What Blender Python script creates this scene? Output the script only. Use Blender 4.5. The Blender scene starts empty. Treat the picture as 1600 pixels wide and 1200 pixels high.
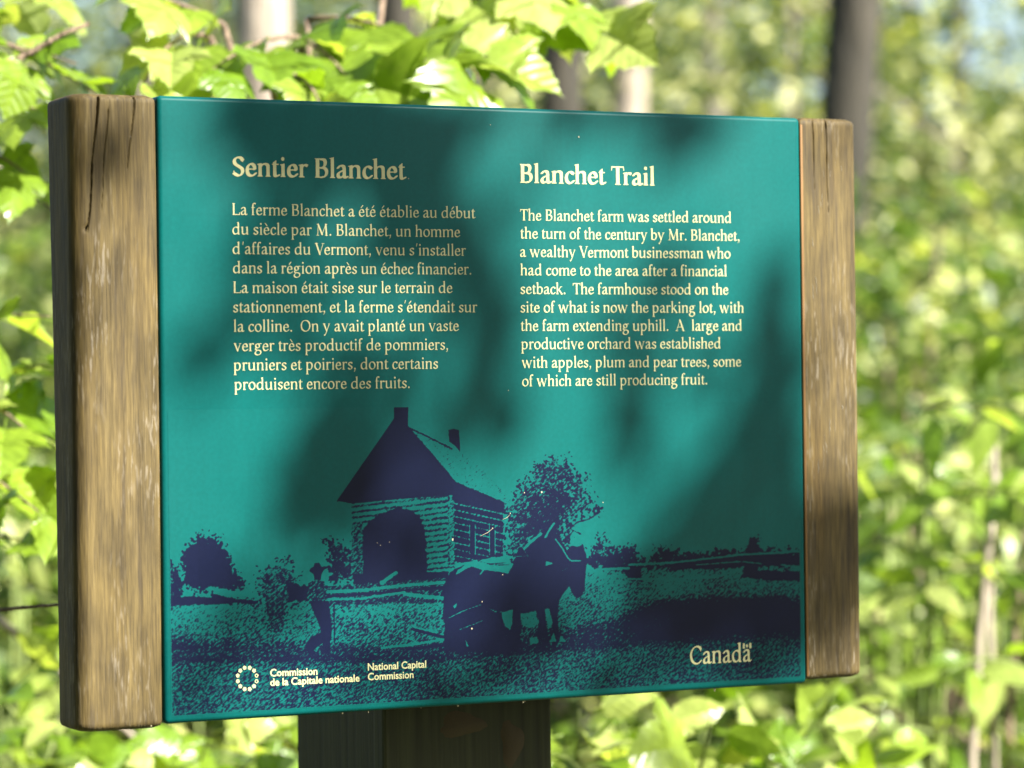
import bpy, math, random
import numpy as np
from mathutils import Vector, Matrix

random.seed(7)
rng = np.random.default_rng(11)
SC = bpy.context.scene
COL = SC.collection
R = math.radians

# ------------------------------------------------------------------ camera
F_PX = 4700.0                       # focal length in photo pixels (photo 1600 x 1200)
ZC = 1.45                           # height of the sign panel's centre
PW, PH = 0.6314, 0.525              # sign panel
CAM = np.array([-1.1838, -2.3734, ZC + 0.0115])
YAW, PITCH, ROLL = R(-26.753), R(0.145), R(0.702)


def rot(yaw, pitch, roll):
    cy, sy = math.cos(yaw), math.sin(yaw)
    cp, sp = math.cos(pitch), math.sin(pitch)
    cr, sr = math.cos(roll), math.sin(roll)
    return (np.array([[cy, -sy, 0], [sy, cy, 0], [0, 0, 1]])
            @ np.array([[1, 0, 0], [0, cp, -sp], [0, sp, cp]])
            @ np.array([[cr, 0, sr], [0, 1, 0], [-sr, 0, cr]]))


RM = rot(YAW, PITCH, ROLL)          # columns: right, forward, up
right, fwd, up = RM[:, 0], RM[:, 1], RM[:, 2]
cam_data = bpy.data.cameras.new('camera')
cam = bpy.data.objects.new('camera', cam_data)
COL.objects.link(cam)
m = Matrix(((right[0], up[0], -fwd[0], CAM[0]),
            (right[1], up[1], -fwd[1], CAM[1]),
            (right[2], up[2], -fwd[2], CAM[2]),
            (0, 0, 0, 1)))
cam.matrix_world = m
cam_data.sensor_width = 36.0
cam_data.lens = 36.0 * F_PX / 1600.0
cam_data.clip_start = 0.05
cam_data.clip_end = 600
cam_data.dof.use_dof = True
cam_data.dof.focus_distance = 2.62
cam_data.dof.aperture_fstop = 4.5
cam_data.dof.aperture_blades = 0
SC.camera = cam

# ------------------------------------------------------------------ world, sun, exposure
SUN = np.array([0.40, -0.66, 0.62])
SUN = SUN / np.linalg.norm(SUN)
world = bpy.data.worlds.new('World')
SC.world = world
world.use_nodes = True
wn = world.node_tree
bg = wn.nodes['Background']
sky = wn.nodes.new('ShaderNodeTexSky')
sky.sky_type = 'NISHITA'
sky.sun_disc = False
sky.sun_elevation = math.asin(SUN[2])
sky.sun_rotation = math.atan2(SUN[0], SUN[1])
sky.air_density = 1.0
sky.dust_density = 1.5
wn.links.new(sky.outputs[0], bg.inputs[0])
bg.inputs[1].default_value = 0.065
sun_data = bpy.data.lights.new('sun', 'SUN')
sun_data.energy = 5.0
sun_data.angle = R(0.53)
sun_data.color = (1.0, 0.95, 0.86)
sun = bpy.data.objects.new('sun', sun_data)
COL.objects.link(sun)
sun.location = (3, -5, 8)
sun.rotation_euler = Vector(SUN).to_track_quat('Z', 'Y').to_euler()
SC.view_settings.view_transform = 'Standard'
SC.view_settings.look = 'None'
SC.view_settings.exposure = 2.0
SC.view_settings.gamma = 1.0
SC.view_settings.use_curve_mapping = False
SC.cycles.use_denoising = True
SC.cycles.max_bounces = 8
SC.cycles.transparent_max_bounces = 4


def at(px, py, d):
    """world point seen at photo pixel (px, py), d metres in front of the camera"""
    return CAM + d * (fwd + right * (px - 800) / F_PX + up * (600 - py) / F_PX)


def on_panel(px, py, y=0.0):
    """point of the sign's front plane seen at a photo pixel"""
    v = fwd + right * (px - 800) / F_PX + up * (600 - py) / F_PX
    t = (y - CAM[1]) / v[1]
    p = CAM + t * v
    return p


def project(P):
    q = (np.asarray(P) - CAM) @ RM
    return np.stack([800 + F_PX * q[..., 0] / q[..., 1], 600 - F_PX * q[..., 2] / q[..., 1]], -1)


# ------------------------------------------------------------------ helpers
def new_mat(name):
    mt = bpy.data.materials.new(name)
    mt.use_nodes = True
    nt = mt.node_tree
    b = nt.nodes['Principled BSDF']
    return mt, nt, b


def N(nt, typ, **kw):
    n = nt.nodes.new(typ)
    for k, v in kw.items():
        if k.startswith('i_'):
            key = k[2:]
            key = int(key) if key.isdigit() else key
            n.inputs[key].default_value = v
        else:
            setattr(n, k, v)
    return n


def ramp(nt, fac, stops):
    r = nt.nodes.new('ShaderNodeValToRGB')
    e = r.color_ramp.elements
    e[0].position, e[0].color = stops[0][0], (*stops[0][1], 1)
    e[1].position, e[1].color = stops[-1][0], (*stops[-1][1], 1)
    for p, c in stops[1:-1]:
        x = e.new(p)
        x.color = (*c, 1)
    nt.links.new(fac, r.inputs[0])
    return r


def mixc(nt, fac, a, b, blend='MIX'):
    mx = nt.nodes.new('ShaderNodeMix')
    mx.data_type = 'RGBA'
    mx.blend_type = blend
    for sock, v in ((mx.inputs[0], fac), (mx.inputs[6], a), (mx.inputs[7], b)):
        if hasattr(v, 'links'):
            nt.links.new(v, sock)
        elif isinstance(v, (tuple, list)):
            sock.default_value = (*v[:3], 1)
        else:
            sock.default_value = v
    return mx.outputs[2]


def mesh_from(name, V, Fc, mat=None, smooth=False, mats=None, midx=None):
    me = bpy.data.meshes.new(name)
    me.from_pydata([tuple(map(float, v)) for v in V], [], Fc)
    if mats:
        for x in mats:
            me.materials.append(x)
        if midx is not None:
            me.polygons.foreach_set('material_index', midx)
    elif mat:
        me.materials.append(mat)
    if smooth:
        me.polygons.foreach_set('use_smooth', [True] * len(me.polygons))
    me.update()
    return me


def mesh_np(name, V, Fq, mat, smooth=False):
    """fast mesh: V (n,3), Fq (m,k) all faces with k corners"""
    V = np.asarray(V, np.float32)
    Fq = np.asarray(Fq, np.int32)
    me = bpy.data.meshes.new(name)
    me.vertices.add(len(V))
    me.vertices.foreach_set('co', V.ravel())
    k = Fq.shape[1]
    me.loops.add(Fq.size)
    me.loops.foreach_set('vertex_index', Fq.ravel())
    me.polygons.add(len(Fq))
    me.polygons.foreach_set('loop_start', np.arange(0, Fq.size, k, dtype=np.int32))
    me.polygons.foreach_set('use_smooth', np.full(len(Fq), smooth))
    me.materials.append(mat)
    me.update(calc_edges=True)
    me.validate()
    return me


def link(name, data, parent=None, loc=None, **props):
    o = bpy.data.objects.new(name, data)
    COL.objects.link(o)
    if parent is not None:
        o.parent = parent
    if loc is not None:
        o.location = tuple(map(float, loc))
    for k, v in props.items():
        o[k] = v
    return o


def thing(name, label, cat, loc=(0, 0, 0), group=None):
    o = link(name, None, loc=loc, label=label, category=cat)
    o.empty_display_size = 0.1
    if group:
        o['group'] = group
    return o


def tube(pts, radii, k=8, cap=True):
    """tapered tube through pts; returns V, F"""
    pts = [Vector(map(float, p)) for p in pts]
    V, Fc = [], []
    n = len(pts)
    ref = Vector((0.3, 0.9, 0.2))
    for i, p in enumerate(pts):
        t = (pts[min(i + 1, n - 1)] - pts[max(i - 1, 0)]).normalized()
        a = t.cross(ref)
        if a.length < 1e-3:
            a = t.cross(Vector((1, 0, 0)))
        a.normalize()
        b = t.cross(a)
        for j in range(k):
            th = 2 * math.pi * j / k
            V.append(p + (a * math.cos(th) + b * math.sin(th)) * radii[i])
    for i in range(n - 1):
        for j in range(k):
            Fc.append((i * k + j, i * k + (j + 1) % k, (i + 1) * k + (j + 1) % k, (i + 1) * k + j))
    if cap:
        Fc.append(tuple(range(k - 1, -1, -1)))
        Fc.append(tuple((n - 1) * k + j for j in range(k)))
    return V, Fc


def join(parts):
    V, Fc = [], []
    for v, f in parts:
        o = len(V)
        V += list(v)
        Fc += [tuple(i + o for i in q) for q in f]
    return V, Fc


# ------------------------------------------------------------------ materials
def leaf_material(name, c0, c1, c2, transl=0.4, rough=0.42, spec=0.5, per_object=True):
    mt, nt, b = new_mat(name)
    oi = N(nt, 'ShaderNodeObjectInfo')
    ge = N(nt, 'ShaderNodeNewGeometry')
    tc = N(nt, 'ShaderNodeTexCoord')
    rnd = oi.outputs['Random'] if per_object else ge.outputs['Random Per Island']
    col = ramp(nt, rnd, [(0.0, c0), (0.5 if per_object else 0.70, c1), (1.0 if per_object else 0.92, c2)])
    no = N(nt, 'ShaderNodeTexNoise', i_Scale=26.0 if per_object else 9.0, i_Detail=4.0)
    if per_object:
        nt.links.new(tc.outputs['Object'], no.inputs['Vector'])
        no.inputs['Scale'].default_value = 5.0
    mot = ramp(nt, no.outputs[0], [(0.3, (0.72, 0.74, 0.62)), (0.7, (1.15, 1.12, 1.0))])
    c = mixc(nt, 1.0, col.outputs[0], mot.outputs[0], 'MULTIPLY')
    back = mixc(nt, ge.outputs['Backfacing'], c, mixc(nt, 0.45, c, (0.22, 0.27, 0.15)))
    nt.links.new(back, b.inputs['Base Color'])
    b.inputs['Roughness'].default_value = rough
    b.inputs['Specular IOR Level'].default_value = spec
    tr = N(nt, 'ShaderNodeBsdfTranslucent')
    trc = mixc(nt, 1.0, c, (1.7, 1.75, 0.62), 'MULTIPLY')
    nt.links.new(trc, tr.inputs[0])
    ms = N(nt, 'ShaderNodeMixShader', i_0=transl)
    nt.links.new(b.outputs[0], ms.inputs[1])
    nt.links.new(tr.outputs[0], ms.inputs[2])
    nt.links.new(ms.outputs[0], nt.nodes['Material Output'].inputs[0])
    if per_object:
        # veins: side ribs in object space
        sep = N(nt, 'ShaderNodeSeparateXYZ')
        nt.links.new(tc.outputs['Object'], sep.inputs[0])
        ab = N(nt, 'ShaderNodeMath', operation='ABSOLUTE')
        nt.links.new(sep.outputs[0], ab.inputs[0])
        m1 = N(nt, 'ShaderNodeMath', operation='MULTIPLY_ADD', i_1=-0.9)
        nt.links.new(ab.outputs[0], m1.inputs[0])
        nt.links.new(sep.outputs[1], m1.inputs[2])
        m2 = N(nt, 'ShaderNodeMath', operation='MULTIPLY', i_1=40.0)
        nt.links.new(m1.outputs[0], m2.inputs[0])
        m3 = N(nt, 'ShaderNodeMath', operation='SINE')
        nt.links.new(m2.outputs[0], m3.inputs[0])
        bp = N(nt, 'ShaderNodeBump', i_Strength=0.10, i_Distance=0.004)
        nt.links.new(m3.outputs[0], bp.inputs['Height'])
        nt.links.new(bp.outputs[0], b.inputs['Normal'])
    return mt


M_LEAF = leaf_material('maple_leaf', (0.13, 0.23, 0.016), (0.23, 0.33, 0.040), (0.42, 0.48, 0.17), transl=0.45, rough=0.30)
M_LEAF2 = leaf_material('beech_leaf', (0.09, 0.17, 0.014), (0.20, 0.30, 0.035), (0.42, 0.48, 0.18), transl=0.45, rough=0.30)
M_MASS = leaf_material('understory_leaf', (0.025, 0.06, 0.006), (0.10, 0.17, 0.018), (0.50, 0.54, 0.20), per_object=False)
M_FAR = leaf_material('forest_leaf', (0.025, 0.05, 0.008), (0.085, 0.125, 0.018), (0.62, 0.62, 0.33), per_object=False)


def bark_material(name, c0, c1, scale=9.0):
    mt, nt, b = new_mat(name)
    tc = N(nt, 'ShaderNodeTexCoord')
    mp = N(nt, 'ShaderNodeMapping')
    mp.inputs['Scale'].default_value = (scale, scale, scale * 0.16)
    nt.links.new(tc.outputs['Object'], mp.inputs[0])
    no = N(nt, 'ShaderNodeTexNoise', i_Scale=3.0, i_Detail=6.0)
    nt.links.new(mp.outputs[0], no.inputs['Vector'])
    r = ramp(nt, no.outputs[0], [(0.3, c0), (0.7, c1)])
    nt.links.new(r.outputs[0], b.inputs['Base Color'])
    b.inputs['Roughness'].default_value = 0.9
    bp = N(nt, 'ShaderNodeBump', i_Strength=0.8, i_Distance=0.03)
    nt.links.new(no.outputs[0], bp.inputs['Height'])
    nt.links.new(bp.outputs[0], b.inputs['Normal'])
    return mt


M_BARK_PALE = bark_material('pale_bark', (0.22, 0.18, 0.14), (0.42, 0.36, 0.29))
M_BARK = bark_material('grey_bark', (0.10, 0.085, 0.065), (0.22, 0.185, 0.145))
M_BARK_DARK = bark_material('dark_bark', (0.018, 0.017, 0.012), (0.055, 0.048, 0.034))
M_TWIG = bark_material('twig_bark', (0.16, 0.11, 0.075), (0.30, 0.22, 0.15), 40)
M_GREEN_STEM = bark_material('green_stem', (0.16, 0.22, 0.05), (0.26, 0.32, 0.10), 40)


def wood_material(name, seed, golden):
    """weathered pressure treated timber, grain along Z, object space metres"""
    mt, nt, b = new_mat(name)
    tc = N(nt, 'ShaderNodeTexCoord')

    def noise(sx, sz, scale, detail, off=0.0, dist=0.0):
        mp = N(nt, 'ShaderNodeMapping')
        mp.inputs['Scale'].default_value = (sx, sx, sz)
        mp.inputs['Location'].default_value = (seed + off, seed * 0.7, off)
        nt.links.new(tc.outputs['Object'], mp.inputs[0])
        n = N(nt, 'ShaderNodeTexNoise', i_Scale=scale, i_Detail=detail, i_Distortion=dist)
        nt.links.new(mp.outputs[0], n.inputs['Vector'])
        return n.outputs[0]
    grain = noise(110, 1.5, 1.6, 10, 0, 0.25)
    fine = noise(800, 34, 1.0, 7, 3)
    broad = noise(14, 3.0, 1.0, 4, 9)
    fibre = noise(420, 60, 1.0, 6, 5)
    base = ramp(nt, grain, [(0.25, (0.062, 0.047, 0.016)), (0.42, (0.088, 0.068, 0.024)),
                            (0.58, (0.104, 0.082, 0.031)), (0.78, (0.138, 0.112, 0.050))])
    tint = ramp(nt, broad, [(0.3, golden), (0.52, (0.86, 0.80, 0.68)), (0.72, (1.1, 1.03, 0.98))])
    c = mixc(nt, 1.0, base.outputs[0], tint.outputs[0], 'MULTIPLY')
    fr = ramp(nt, fine, [(0.34, (0.58, 0.56, 0.52)), (0.64, (1.25, 1.25, 1.28))])
    c = mixc(nt, 0.9, c, fr.outputs[0], 'MULTIPLY')
    # pale worn fibres
    w = ramp(nt, fibre, [(0.54, (0, 0, 0)), (0.66, (1, 1, 1))])
    w2 = ramp(nt, noise(24, 7, 1.0, 3, 13), [(0.46, (0, 0, 0)), (0.62, (1, 1, 1))])
    wm = N(nt, 'ShaderNodeMath', operation='MULTIPLY')
    nt.links.new(w.outputs[0], wm.inputs[0])
    nt.links.new(w2.outputs[0], wm.inputs[1])
    wm2 = N(nt, 'ShaderNodeMath', operation='MULTIPLY', i_1=0.75)
    nt.links.new(wm.outputs[0], wm2.inputs[0])
    c = mixc(nt, wm2.outputs[0], c, (0.22, 0.19, 0.14))
    bl = ramp(nt, noise(45, 16, 1.0, 7, 33), [(0.38, (0.72, 0.70, 0.66)), (0.62, (1.22, 1.20, 1.18))])
    c = mixc(nt, 1.0, c, bl.outputs[0], 'MULTIPLY')
    # dark grey stain streaks
    st = ramp(nt, noise(120, 7, 1.0, 6, 21), [(0.56, (0, 0, 0)), (0.72, (0.7, 0.7, 0.7))])
    c = mixc(nt, st.outputs[0], c, (0.030, 0.022, 0.013))
    nt.links.new(c, b.inputs['Base Color'])
    b.inputs['Roughness'].default_value = 0.72
    b.inputs['Specular IOR Level'].default_value = 0.35
    ad = N(nt, 'ShaderNodeMath', operation='ADD')
    nt.links.new(grain, ad.inputs[0])
    nt.links.new(fibre, ad.inputs[1])
    ad2 = N(nt, 'ShaderNodeMath', operation='MULTIPLY_ADD', i_1=0.6)
    nt.links.new(fine, ad2.inputs[0])
    nt.links.new(ad.outputs[0], ad2.inputs[2])
    bp = N(nt, 'ShaderNodeBump', i_Strength=0.4, i_Distance=0.0010)
    nt.links.new(ad2.outputs[0], bp.inputs['Height'])
    nt.links.new(bp.outputs[0], b.inputs['Normal'])
    return mt


M_WOOD_L = wood_material('weathered_timber', 1.3, (0.92, 0.80, 0.50))
M_WOOD_R = wood_material('weathered_timber_golden', 5.9, (1.02, 0.84, 0.55))
M_CRACK = new_mat('crack_wood')[0]
M_CRACK.node_tree.nodes['Principled BSDF'].inputs['Base Color'].default_value = (0.05, 0.035, 0.02, 1)
M_FRESH, nt_, b_ = new_mat('unweathered_timber_edge')
b_.inputs['Base Color'].default_value = (0.17, 0.085, 0.02, 1)
b_.inputs['Roughness'].default_value = 0.7

# dark olive-brown support post, same tone on all faces
M_POST, nt, b = new_mat('dark_post_wood')
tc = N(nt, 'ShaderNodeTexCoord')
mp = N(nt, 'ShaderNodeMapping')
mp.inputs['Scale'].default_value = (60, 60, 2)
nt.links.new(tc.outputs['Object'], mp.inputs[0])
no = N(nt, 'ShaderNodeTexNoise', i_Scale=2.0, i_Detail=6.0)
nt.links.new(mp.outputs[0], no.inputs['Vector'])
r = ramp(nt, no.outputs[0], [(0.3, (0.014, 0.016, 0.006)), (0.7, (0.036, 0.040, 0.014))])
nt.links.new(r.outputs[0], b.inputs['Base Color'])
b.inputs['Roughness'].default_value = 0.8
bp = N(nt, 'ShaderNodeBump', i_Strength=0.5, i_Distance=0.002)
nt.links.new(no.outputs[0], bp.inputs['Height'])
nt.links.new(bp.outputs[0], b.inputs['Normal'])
M_PATCH, nt, b = new_mat('brown_patch_wood')  # mottled brown, lighter than the post around it
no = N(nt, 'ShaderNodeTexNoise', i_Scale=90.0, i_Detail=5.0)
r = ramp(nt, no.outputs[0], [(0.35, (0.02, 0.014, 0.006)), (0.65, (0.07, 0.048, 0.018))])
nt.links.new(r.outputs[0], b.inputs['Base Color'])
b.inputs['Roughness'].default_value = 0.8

TEAL = (0.0015, 0.074, 0.070)
NAVY = (0.0030, 0.0055, 0.022)


def paint_surface(nt, b):
    b.inputs['Roughness'].default_value = 0.36
    b.inputs['Specular IOR Level'].default_value = 0.10
    tc = N(nt, 'ShaderNodeTexCoord')
    no = N(nt, 'ShaderNodeTexNoise', i_Scale=240.0, i_Detail=3.0)
    nt.links.new(tc.outputs['Object'], no.inputs['Vector'])
    bp = N(nt, 'ShaderNodeBump', i_Strength=0.05, i_Distance=0.0002)
    nt.links.new(no.outputs[0], bp.inputs['Height'])
    nt.links.new(bp.outputs[0], b.inputs['Normal'])
    n2 = N(nt, 'ShaderNodeTexNoise', i_Scale=7.0, i_Detail=6.0)
    nt.links.new(tc.outputs['Object'], n2.inputs['Vector'])
    rr = N(nt, 'ShaderNodeMapRange', i_1=0.3, i_2=0.7, i_3=0.30, i_4=0.46)
    nt.links.new(n2.outputs[0], rr.inputs[0])
    nt.links.new(rr.outputs[0], b.inputs['Roughness'])
    # faint chalking and dust of the weathered enamel
    n3 = N(nt, 'ShaderNodeTexNoise', i_Scale=260.0, i_Detail=4.0)
    nt.links.new(tc.outputs['Object'], n3.inputs['Vector'])
    mp = N(nt, 'ShaderNodeMapping')
    mp.inputs['Scale'].default_value = (60, 60, 3)
    nt.links.new(tc.outputs['Object'], mp.inputs[0])
    n4 = N(nt, 'ShaderNodeTexNoise', i_Scale=1.0, i_Detail=5.0)
    nt.links.new(mp.outputs[0], n4.inputs['Vector'])
    s4 = ramp(nt, n4.outputs[0], [(0.45, (1, 1, 1)), (0.75, (1.10, 1.07, 1.07))])
    g = ramp(nt, n3.outputs[0], [(0.35, (0.92, 0.94, 0.94)), (0.7, (1.08, 1.06, 1.06))])
    return mixc(nt, 1.0, g.outputs[0], s4.outputs[0], 'MULTIPLY')


M_TEAL, nt, b = new_mat('teal_enamel')
nt.links.new(mixc(nt, 1.0, TEAL, paint_surface(nt, b), 'MULTIPLY'), b.inputs['Base Color'])
M_CREAM, nt, b = new_mat('cream_lettering')
nt.links.new(mixc(nt, 1.0, (0.44, 0.43, 0.235), paint_surface(nt, b), 'MULTIPLY'), b.inputs['Base Color'])
M_CHIP, nt, b = new_mat('chipped_primer')
b.inputs['Base Color'].default_value = (0.38, 0.33, 0.22, 1)

# two-colour screen print: ink where tone + grain passes one half
M_PRINT, nt, b = new_mat('navy_screen_print')
mult = paint_surface(nt, b)
tone = N(nt, 'ShaderNodeAttribute', attribute_name='tone')
amp = N(nt, 'ShaderNodeAttribute', attribute_name='grain')
tc = N(nt, 'ShaderNodeTexCoord')
mp0 = N(nt, 'ShaderNodeMapping')
mp0.inputs['Rotation'].default_value = (0, R(36), 0)
nt.links.new(tc.outputs['Object'], mp0.inputs[0])
mp = N(nt, 'ShaderNodeMapping')
mp.inputs['Scale'].default_value = (200, 1, 620)
nt.links.new(mp0.outputs[0], mp.inputs[0])
n1 = N(nt, 'ShaderNodeTexNoise', i_Scale=1.0, i_Detail=3.0, i_Roughness=0.6)
nt.links.new(mp.outputs[0], n1.inputs['Vector'])
n2 = N(nt, 'ShaderNodeTexNoise', i_Scale=420.0, i_Detail=3.0, i_Roughness=0.6)
nt.links.new(tc.outputs['Object'], n2.inputs['Vector'])
sm = N(nt, 'ShaderNodeMath', operation='ADD')
nt.links.new(n1.outputs[0], sm.inputs[0])
hm = N(nt, 'ShaderNodeMath', operation='MULTIPLY_ADD', i_1=0.55, i_2=0.225)
nt.links.new(n2.outputs[0], hm.inputs[0])
nt.links.new(hm.outputs[0], sm.inputs[1])
ce = N(nt, 'ShaderNodeMath', operation='MULTIPLY_ADD', i_1=2.7, i_2=-2.7)
nt.links.new(sm.outputs[0], ce.inputs[0])
ma = N(nt, 'ShaderNodeMath', operation='MULTIPLY_ADD')
nt.links.new(ce.outputs[0], ma.inputs[0])
nt.links.new(amp.outputs['Fac'], ma.inputs[1])
nt.links.new(tone.outputs['Fac'], ma.inputs[2])
thr = N(nt, 'ShaderNodeMapRange', i_1=0.44, i_2=0.56)
nt.links.new(ma.outputs[0], thr.inputs[0])
c = mixc(nt, thr.outputs[0], TEAL, NAVY)
nt.links.new(mixc(nt, 1.0, c, mult, 'MULTIPLY'), b.inputs['Base Color'])

# ------------------------------------------------------------------ setting
M_GROUND, nt, b = new_mat('leaf_litter')
tc = N(nt, 'ShaderNodeTexCoord')
no = N(nt, 'ShaderNodeTexNoise', i_Scale=18.0, i_Detail=8.0)
nt.links.new(tc.outputs['Object'], no.inputs['Vector'])
n2 = N(nt, 'ShaderNodeTexNoise', i_Scale=0.8, i_Detail=3.0)
nt.links.new(tc.outputs['Object'], n2.inputs['Vector'])
r1 = ramp(nt, no.outputs[0], [(0.3, (0.03, 0.022, 0.012)), (0.7, (0.14, 0.10, 0.055))])
r2 = ramp(nt, n2.outputs[0], [(0.4, (0, 0, 0)), (0.6, (1, 1, 1))])
nt.links.new(mixc(nt, r2.outputs[0], r1.outputs[0], (0.05, 0.085, 0.02)), b.inputs['Base Color'])
b.inputs['Roughness'].default_value = 0.95
nx = 80
gx = np.sign(np.linspace(-1, 1, nx)) * np.abs(np.linspace(-1, 1, nx)) ** 2.2 * 250
GX, GY = np.meshgrid(gx, gx)
GZ = 0.05 * np.sin(GX * 0.9) * np.cos(GY * 0.7) - 0.06
V = np.stack([GX.ravel(), GY.ravel(), GZ.ravel()], 1)
I = np.arange(nx * nx).reshape(nx, nx)
Fq = np.stack([I[:-1, :-1].ravel(), I[:-1, 1:].ravel(), I[1:, 1:].ravel(), I[1:, :-1].ravel()], 1)
link('ground', mesh_np('ground', V, Fq, M_GROUND, True), kind='structure')

# ------------------------------------------------------------------ THE SIGN
sign = thing('trail_sign', 'teal bilingual trail sign with farm picture held between two weathered timbers on a dark post',
             'sign', (0, 0, 0))


def rounded_box(x0, x1, y0, y1, z0, z1, r, seg=4):
    """box with rounded vertical edges and rounded ends, built as stacked rounded rectangles"""
    def ring(ins, z):
        pts = []
        rr = max(r - ins, 0.0005)
        for cx, cy, a0 in ((x1 - r, y1 - r, 0), (x0 + r, y1 - r, 90), (x0 + r, y0 + r, 180), (x1 - r, y0 + r, 270)):
            for k in range(seg + 1):
                a = R(a0 + 90 * k / seg)
                pts.append((cx + rr * math.cos(a), cy + rr * math.sin(a), z))
        return pts
    rings = []
    for k in range(seg + 1):
        a = math.pi / 2 * k / seg
        rings.append(ring(r * (1 - math.sin(a)), z0 + r * (1 - math.cos(a))))
    for k in range(seg, -1, -1):
        a = math.pi / 2 * k / seg
        rings.append(ring(r * (1 - math.sin(a)), z1 - r * (1 - math.cos(a))))
    n = len(rings[0])
    V = [p for q in rings for p in q]
    Fc = []
    for i in range(len(rings) - 1):
        for j in range(n):
            Fc.append((i * n + j, i * n + (j + 1) % n, (i + 1) * n + (j + 1) % n, (i + 1) * n + j))
    Fc.append(tuple(range(n - 1, -1, -1)))
    Fc.append(tuple((len(rings) - 1) * n + j for j in range(n)))
    return V, Fc


V, Fc = rounded_box(-PW / 2, PW / 2, 0.0, 0.030, ZC - PH / 2, ZC + PH / 2, 0.0042, 5)
panel = link('sign_panel', mesh_from('sign_panel', V, Fc, M_TEAL, True), sign)
bpy.context.view_layer.update()


def timber(x0, x1, y0, depth_bot, depth_top, z0, z1, mat, radL, radR, seed, crack=None, name='side_timber'):
    """side timber: dense cross-section so that cracks and wear are real relief"""
    rg = np.random.default_rng(seed)
    w = x1 - x0
    rm = max(radL, radR)
    prof = []           # (x, y fraction of depth, outward normal)
    nf = 88
    seg = 7
    # closed outline, depth given as 0..1 between front and back (scaled per row)
    for k in range(seg):
        a = R(180 + 90 * k / seg)
        prof.append(('c', x0 + radL + radL * math.cos(a), radL * (1 + math.sin(a)), 0))
    for k in range(nf):
        prof.append(('f', x0 + radL + (w - radL - radR) * k / (nf - 1), 0, 0))
    for k in range(1, seg + 1):
        a = R(270 + 90 * k / seg)
        prof.append(('c', x1 - radR + radR * math.cos(a), radR * (1 + math.sin(a)), 0))
    for k in range(1, 5):
        prof.append(('s', x1, k / 5, 0))
    for k in range(seg + 1):
        a = R(0 + 90 * k / seg)
        prof.append(('b', x1 - radR + radR * math.cos(a), radR * (math.sin(a) - 1), 0))
    for k in range(seg + 1):
        a = R(90 + 90 * k / seg)
        prof.append(('b', x0 + radL + radL * math.cos(a), radL * (math.sin(a) - 1), 0))
    for k in range(1, 5):
        prof.append(('s', x0, 1 - k / 5, 0))
    n = len(prof)
    nz = 230
    zs = np.linspace(z0, z1, nz)
    low = rg.normal(size=(6, 3))
    V = np.zeros((nz, n, 3))
    er = 0.006
    cx_mid = (x0 + x1) / 2
    for i, z in enumerate(zs):
        D = depth_bot + (depth_top - depth_bot) * i / (nz - 1)
        e = min(z - z0, z1 - z)
        ins = 0.0
        if e < er:
            ins = er - math.sqrt(max(er * er - (er - e) ** 2, 0))
        t = (z - z0) / (z1 - z0)
        for j, (kd, x, yf, _) in enumerate(prof):
            if kd == 'c':
                y = y0 + yf
            elif kd == 'f':
                y = y0
            elif kd == 's':
                y = y0 + rm + (D - 2 * rm) * yf
            else:
                y = y0 + D + yf
            if kd == 'f':
                y += 0.00022 * math.sin(310 * x + 2 * math.sin(4 * z + seed)) * math.sin(170 * x + 2 * z + seed)
                if crack:
                    for (za, xa, zb, xb, wd, dp) in crack:
                        if min(za, zb) <= z <= max(za, zb):
                            u = (z - za) / (zb - za)
                            xc = xa + (xb - xa) * u + 0.0005 * math.sin(z * 90)
                            ww = wd * (0.25 + 0.75 * (1 - u))
                            q = abs(x - xc) / ww
                            if q < 1:
                                y += dp * (1 - q ** 2)
            x += 0.0008 * math.sin(7 * z + low[0, 0] * 5) * (1 if x < cx_mid else 0.5)
            # end rounding pulls the outline inwards
            if ins > 0:
                x = cx_mid + (x - cx_mid) * (1 - ins / (w / 2))
                ym = y0 + D / 2
                y = ym + (y - ym) * (1 - ins / (D / 2))
            V[i, j] = (x, y, z)
    V = V.reshape(-1, 3)
    I = np.arange(nz * n).reshape(nz, n)
    J = np.roll(I, -1, 1)
    Fq = np.stack([I[:-1].ravel(), J[:-1].ravel(), J[1:].ravel(), I[1:].ravel()], 1)
    me_f = [tuple(map(int, q)) for q in Fq]
    me_f.append(tuple(int(a) for a in I[0][::-1]))
    me_f.append(tuple(int(a) for a in I[-1]))
    me = mesh_from(name, V, me_f, mat, True)
    return link(name, me, sign)


# cracks given in photo pixels on the left timber's face
def crack_px(a, b, wd, dp):
    pa, pb = on_panel(*a), on_panel(*b)
    return (pa[2], pa[0], pb[2], pb[0], wd, dp)


TL = timber(-PW / 2 - 0.0745, -PW / 2 - 0.0009, 0.002, 0.058, 0.073, ZC - PH / 2 - 0.003, ZC + PH / 2, M_WOOD_L, 0.013, 0.002, 3,
            crack=[crack_px((155, 150), (146, 250), 0.0011, 0.009), crack_px((146, 250), (132, 445), 0.0008, 0.007),
                   crack_px((212, 150), (200, 265), 0.0009, 0.003), crack_px((170, 170), (158, 330), 0.0007, 0.002)])
TR = timber(PW / 2 + 0.0012, PW / 2 + 0.0635, 0.003, 0.07, 0.07, ZC - PH / 2 + 0.0025, ZC + PH / 2 + 0.001, M_WOOD_R, 0.002, 0.0065, 8,
            crack=[crack_px((1293, 186), (1296, 330), 0.0009, 0.003), crack_px((1272, 186), (1276, 300), 0.0009, 0.002)])
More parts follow.
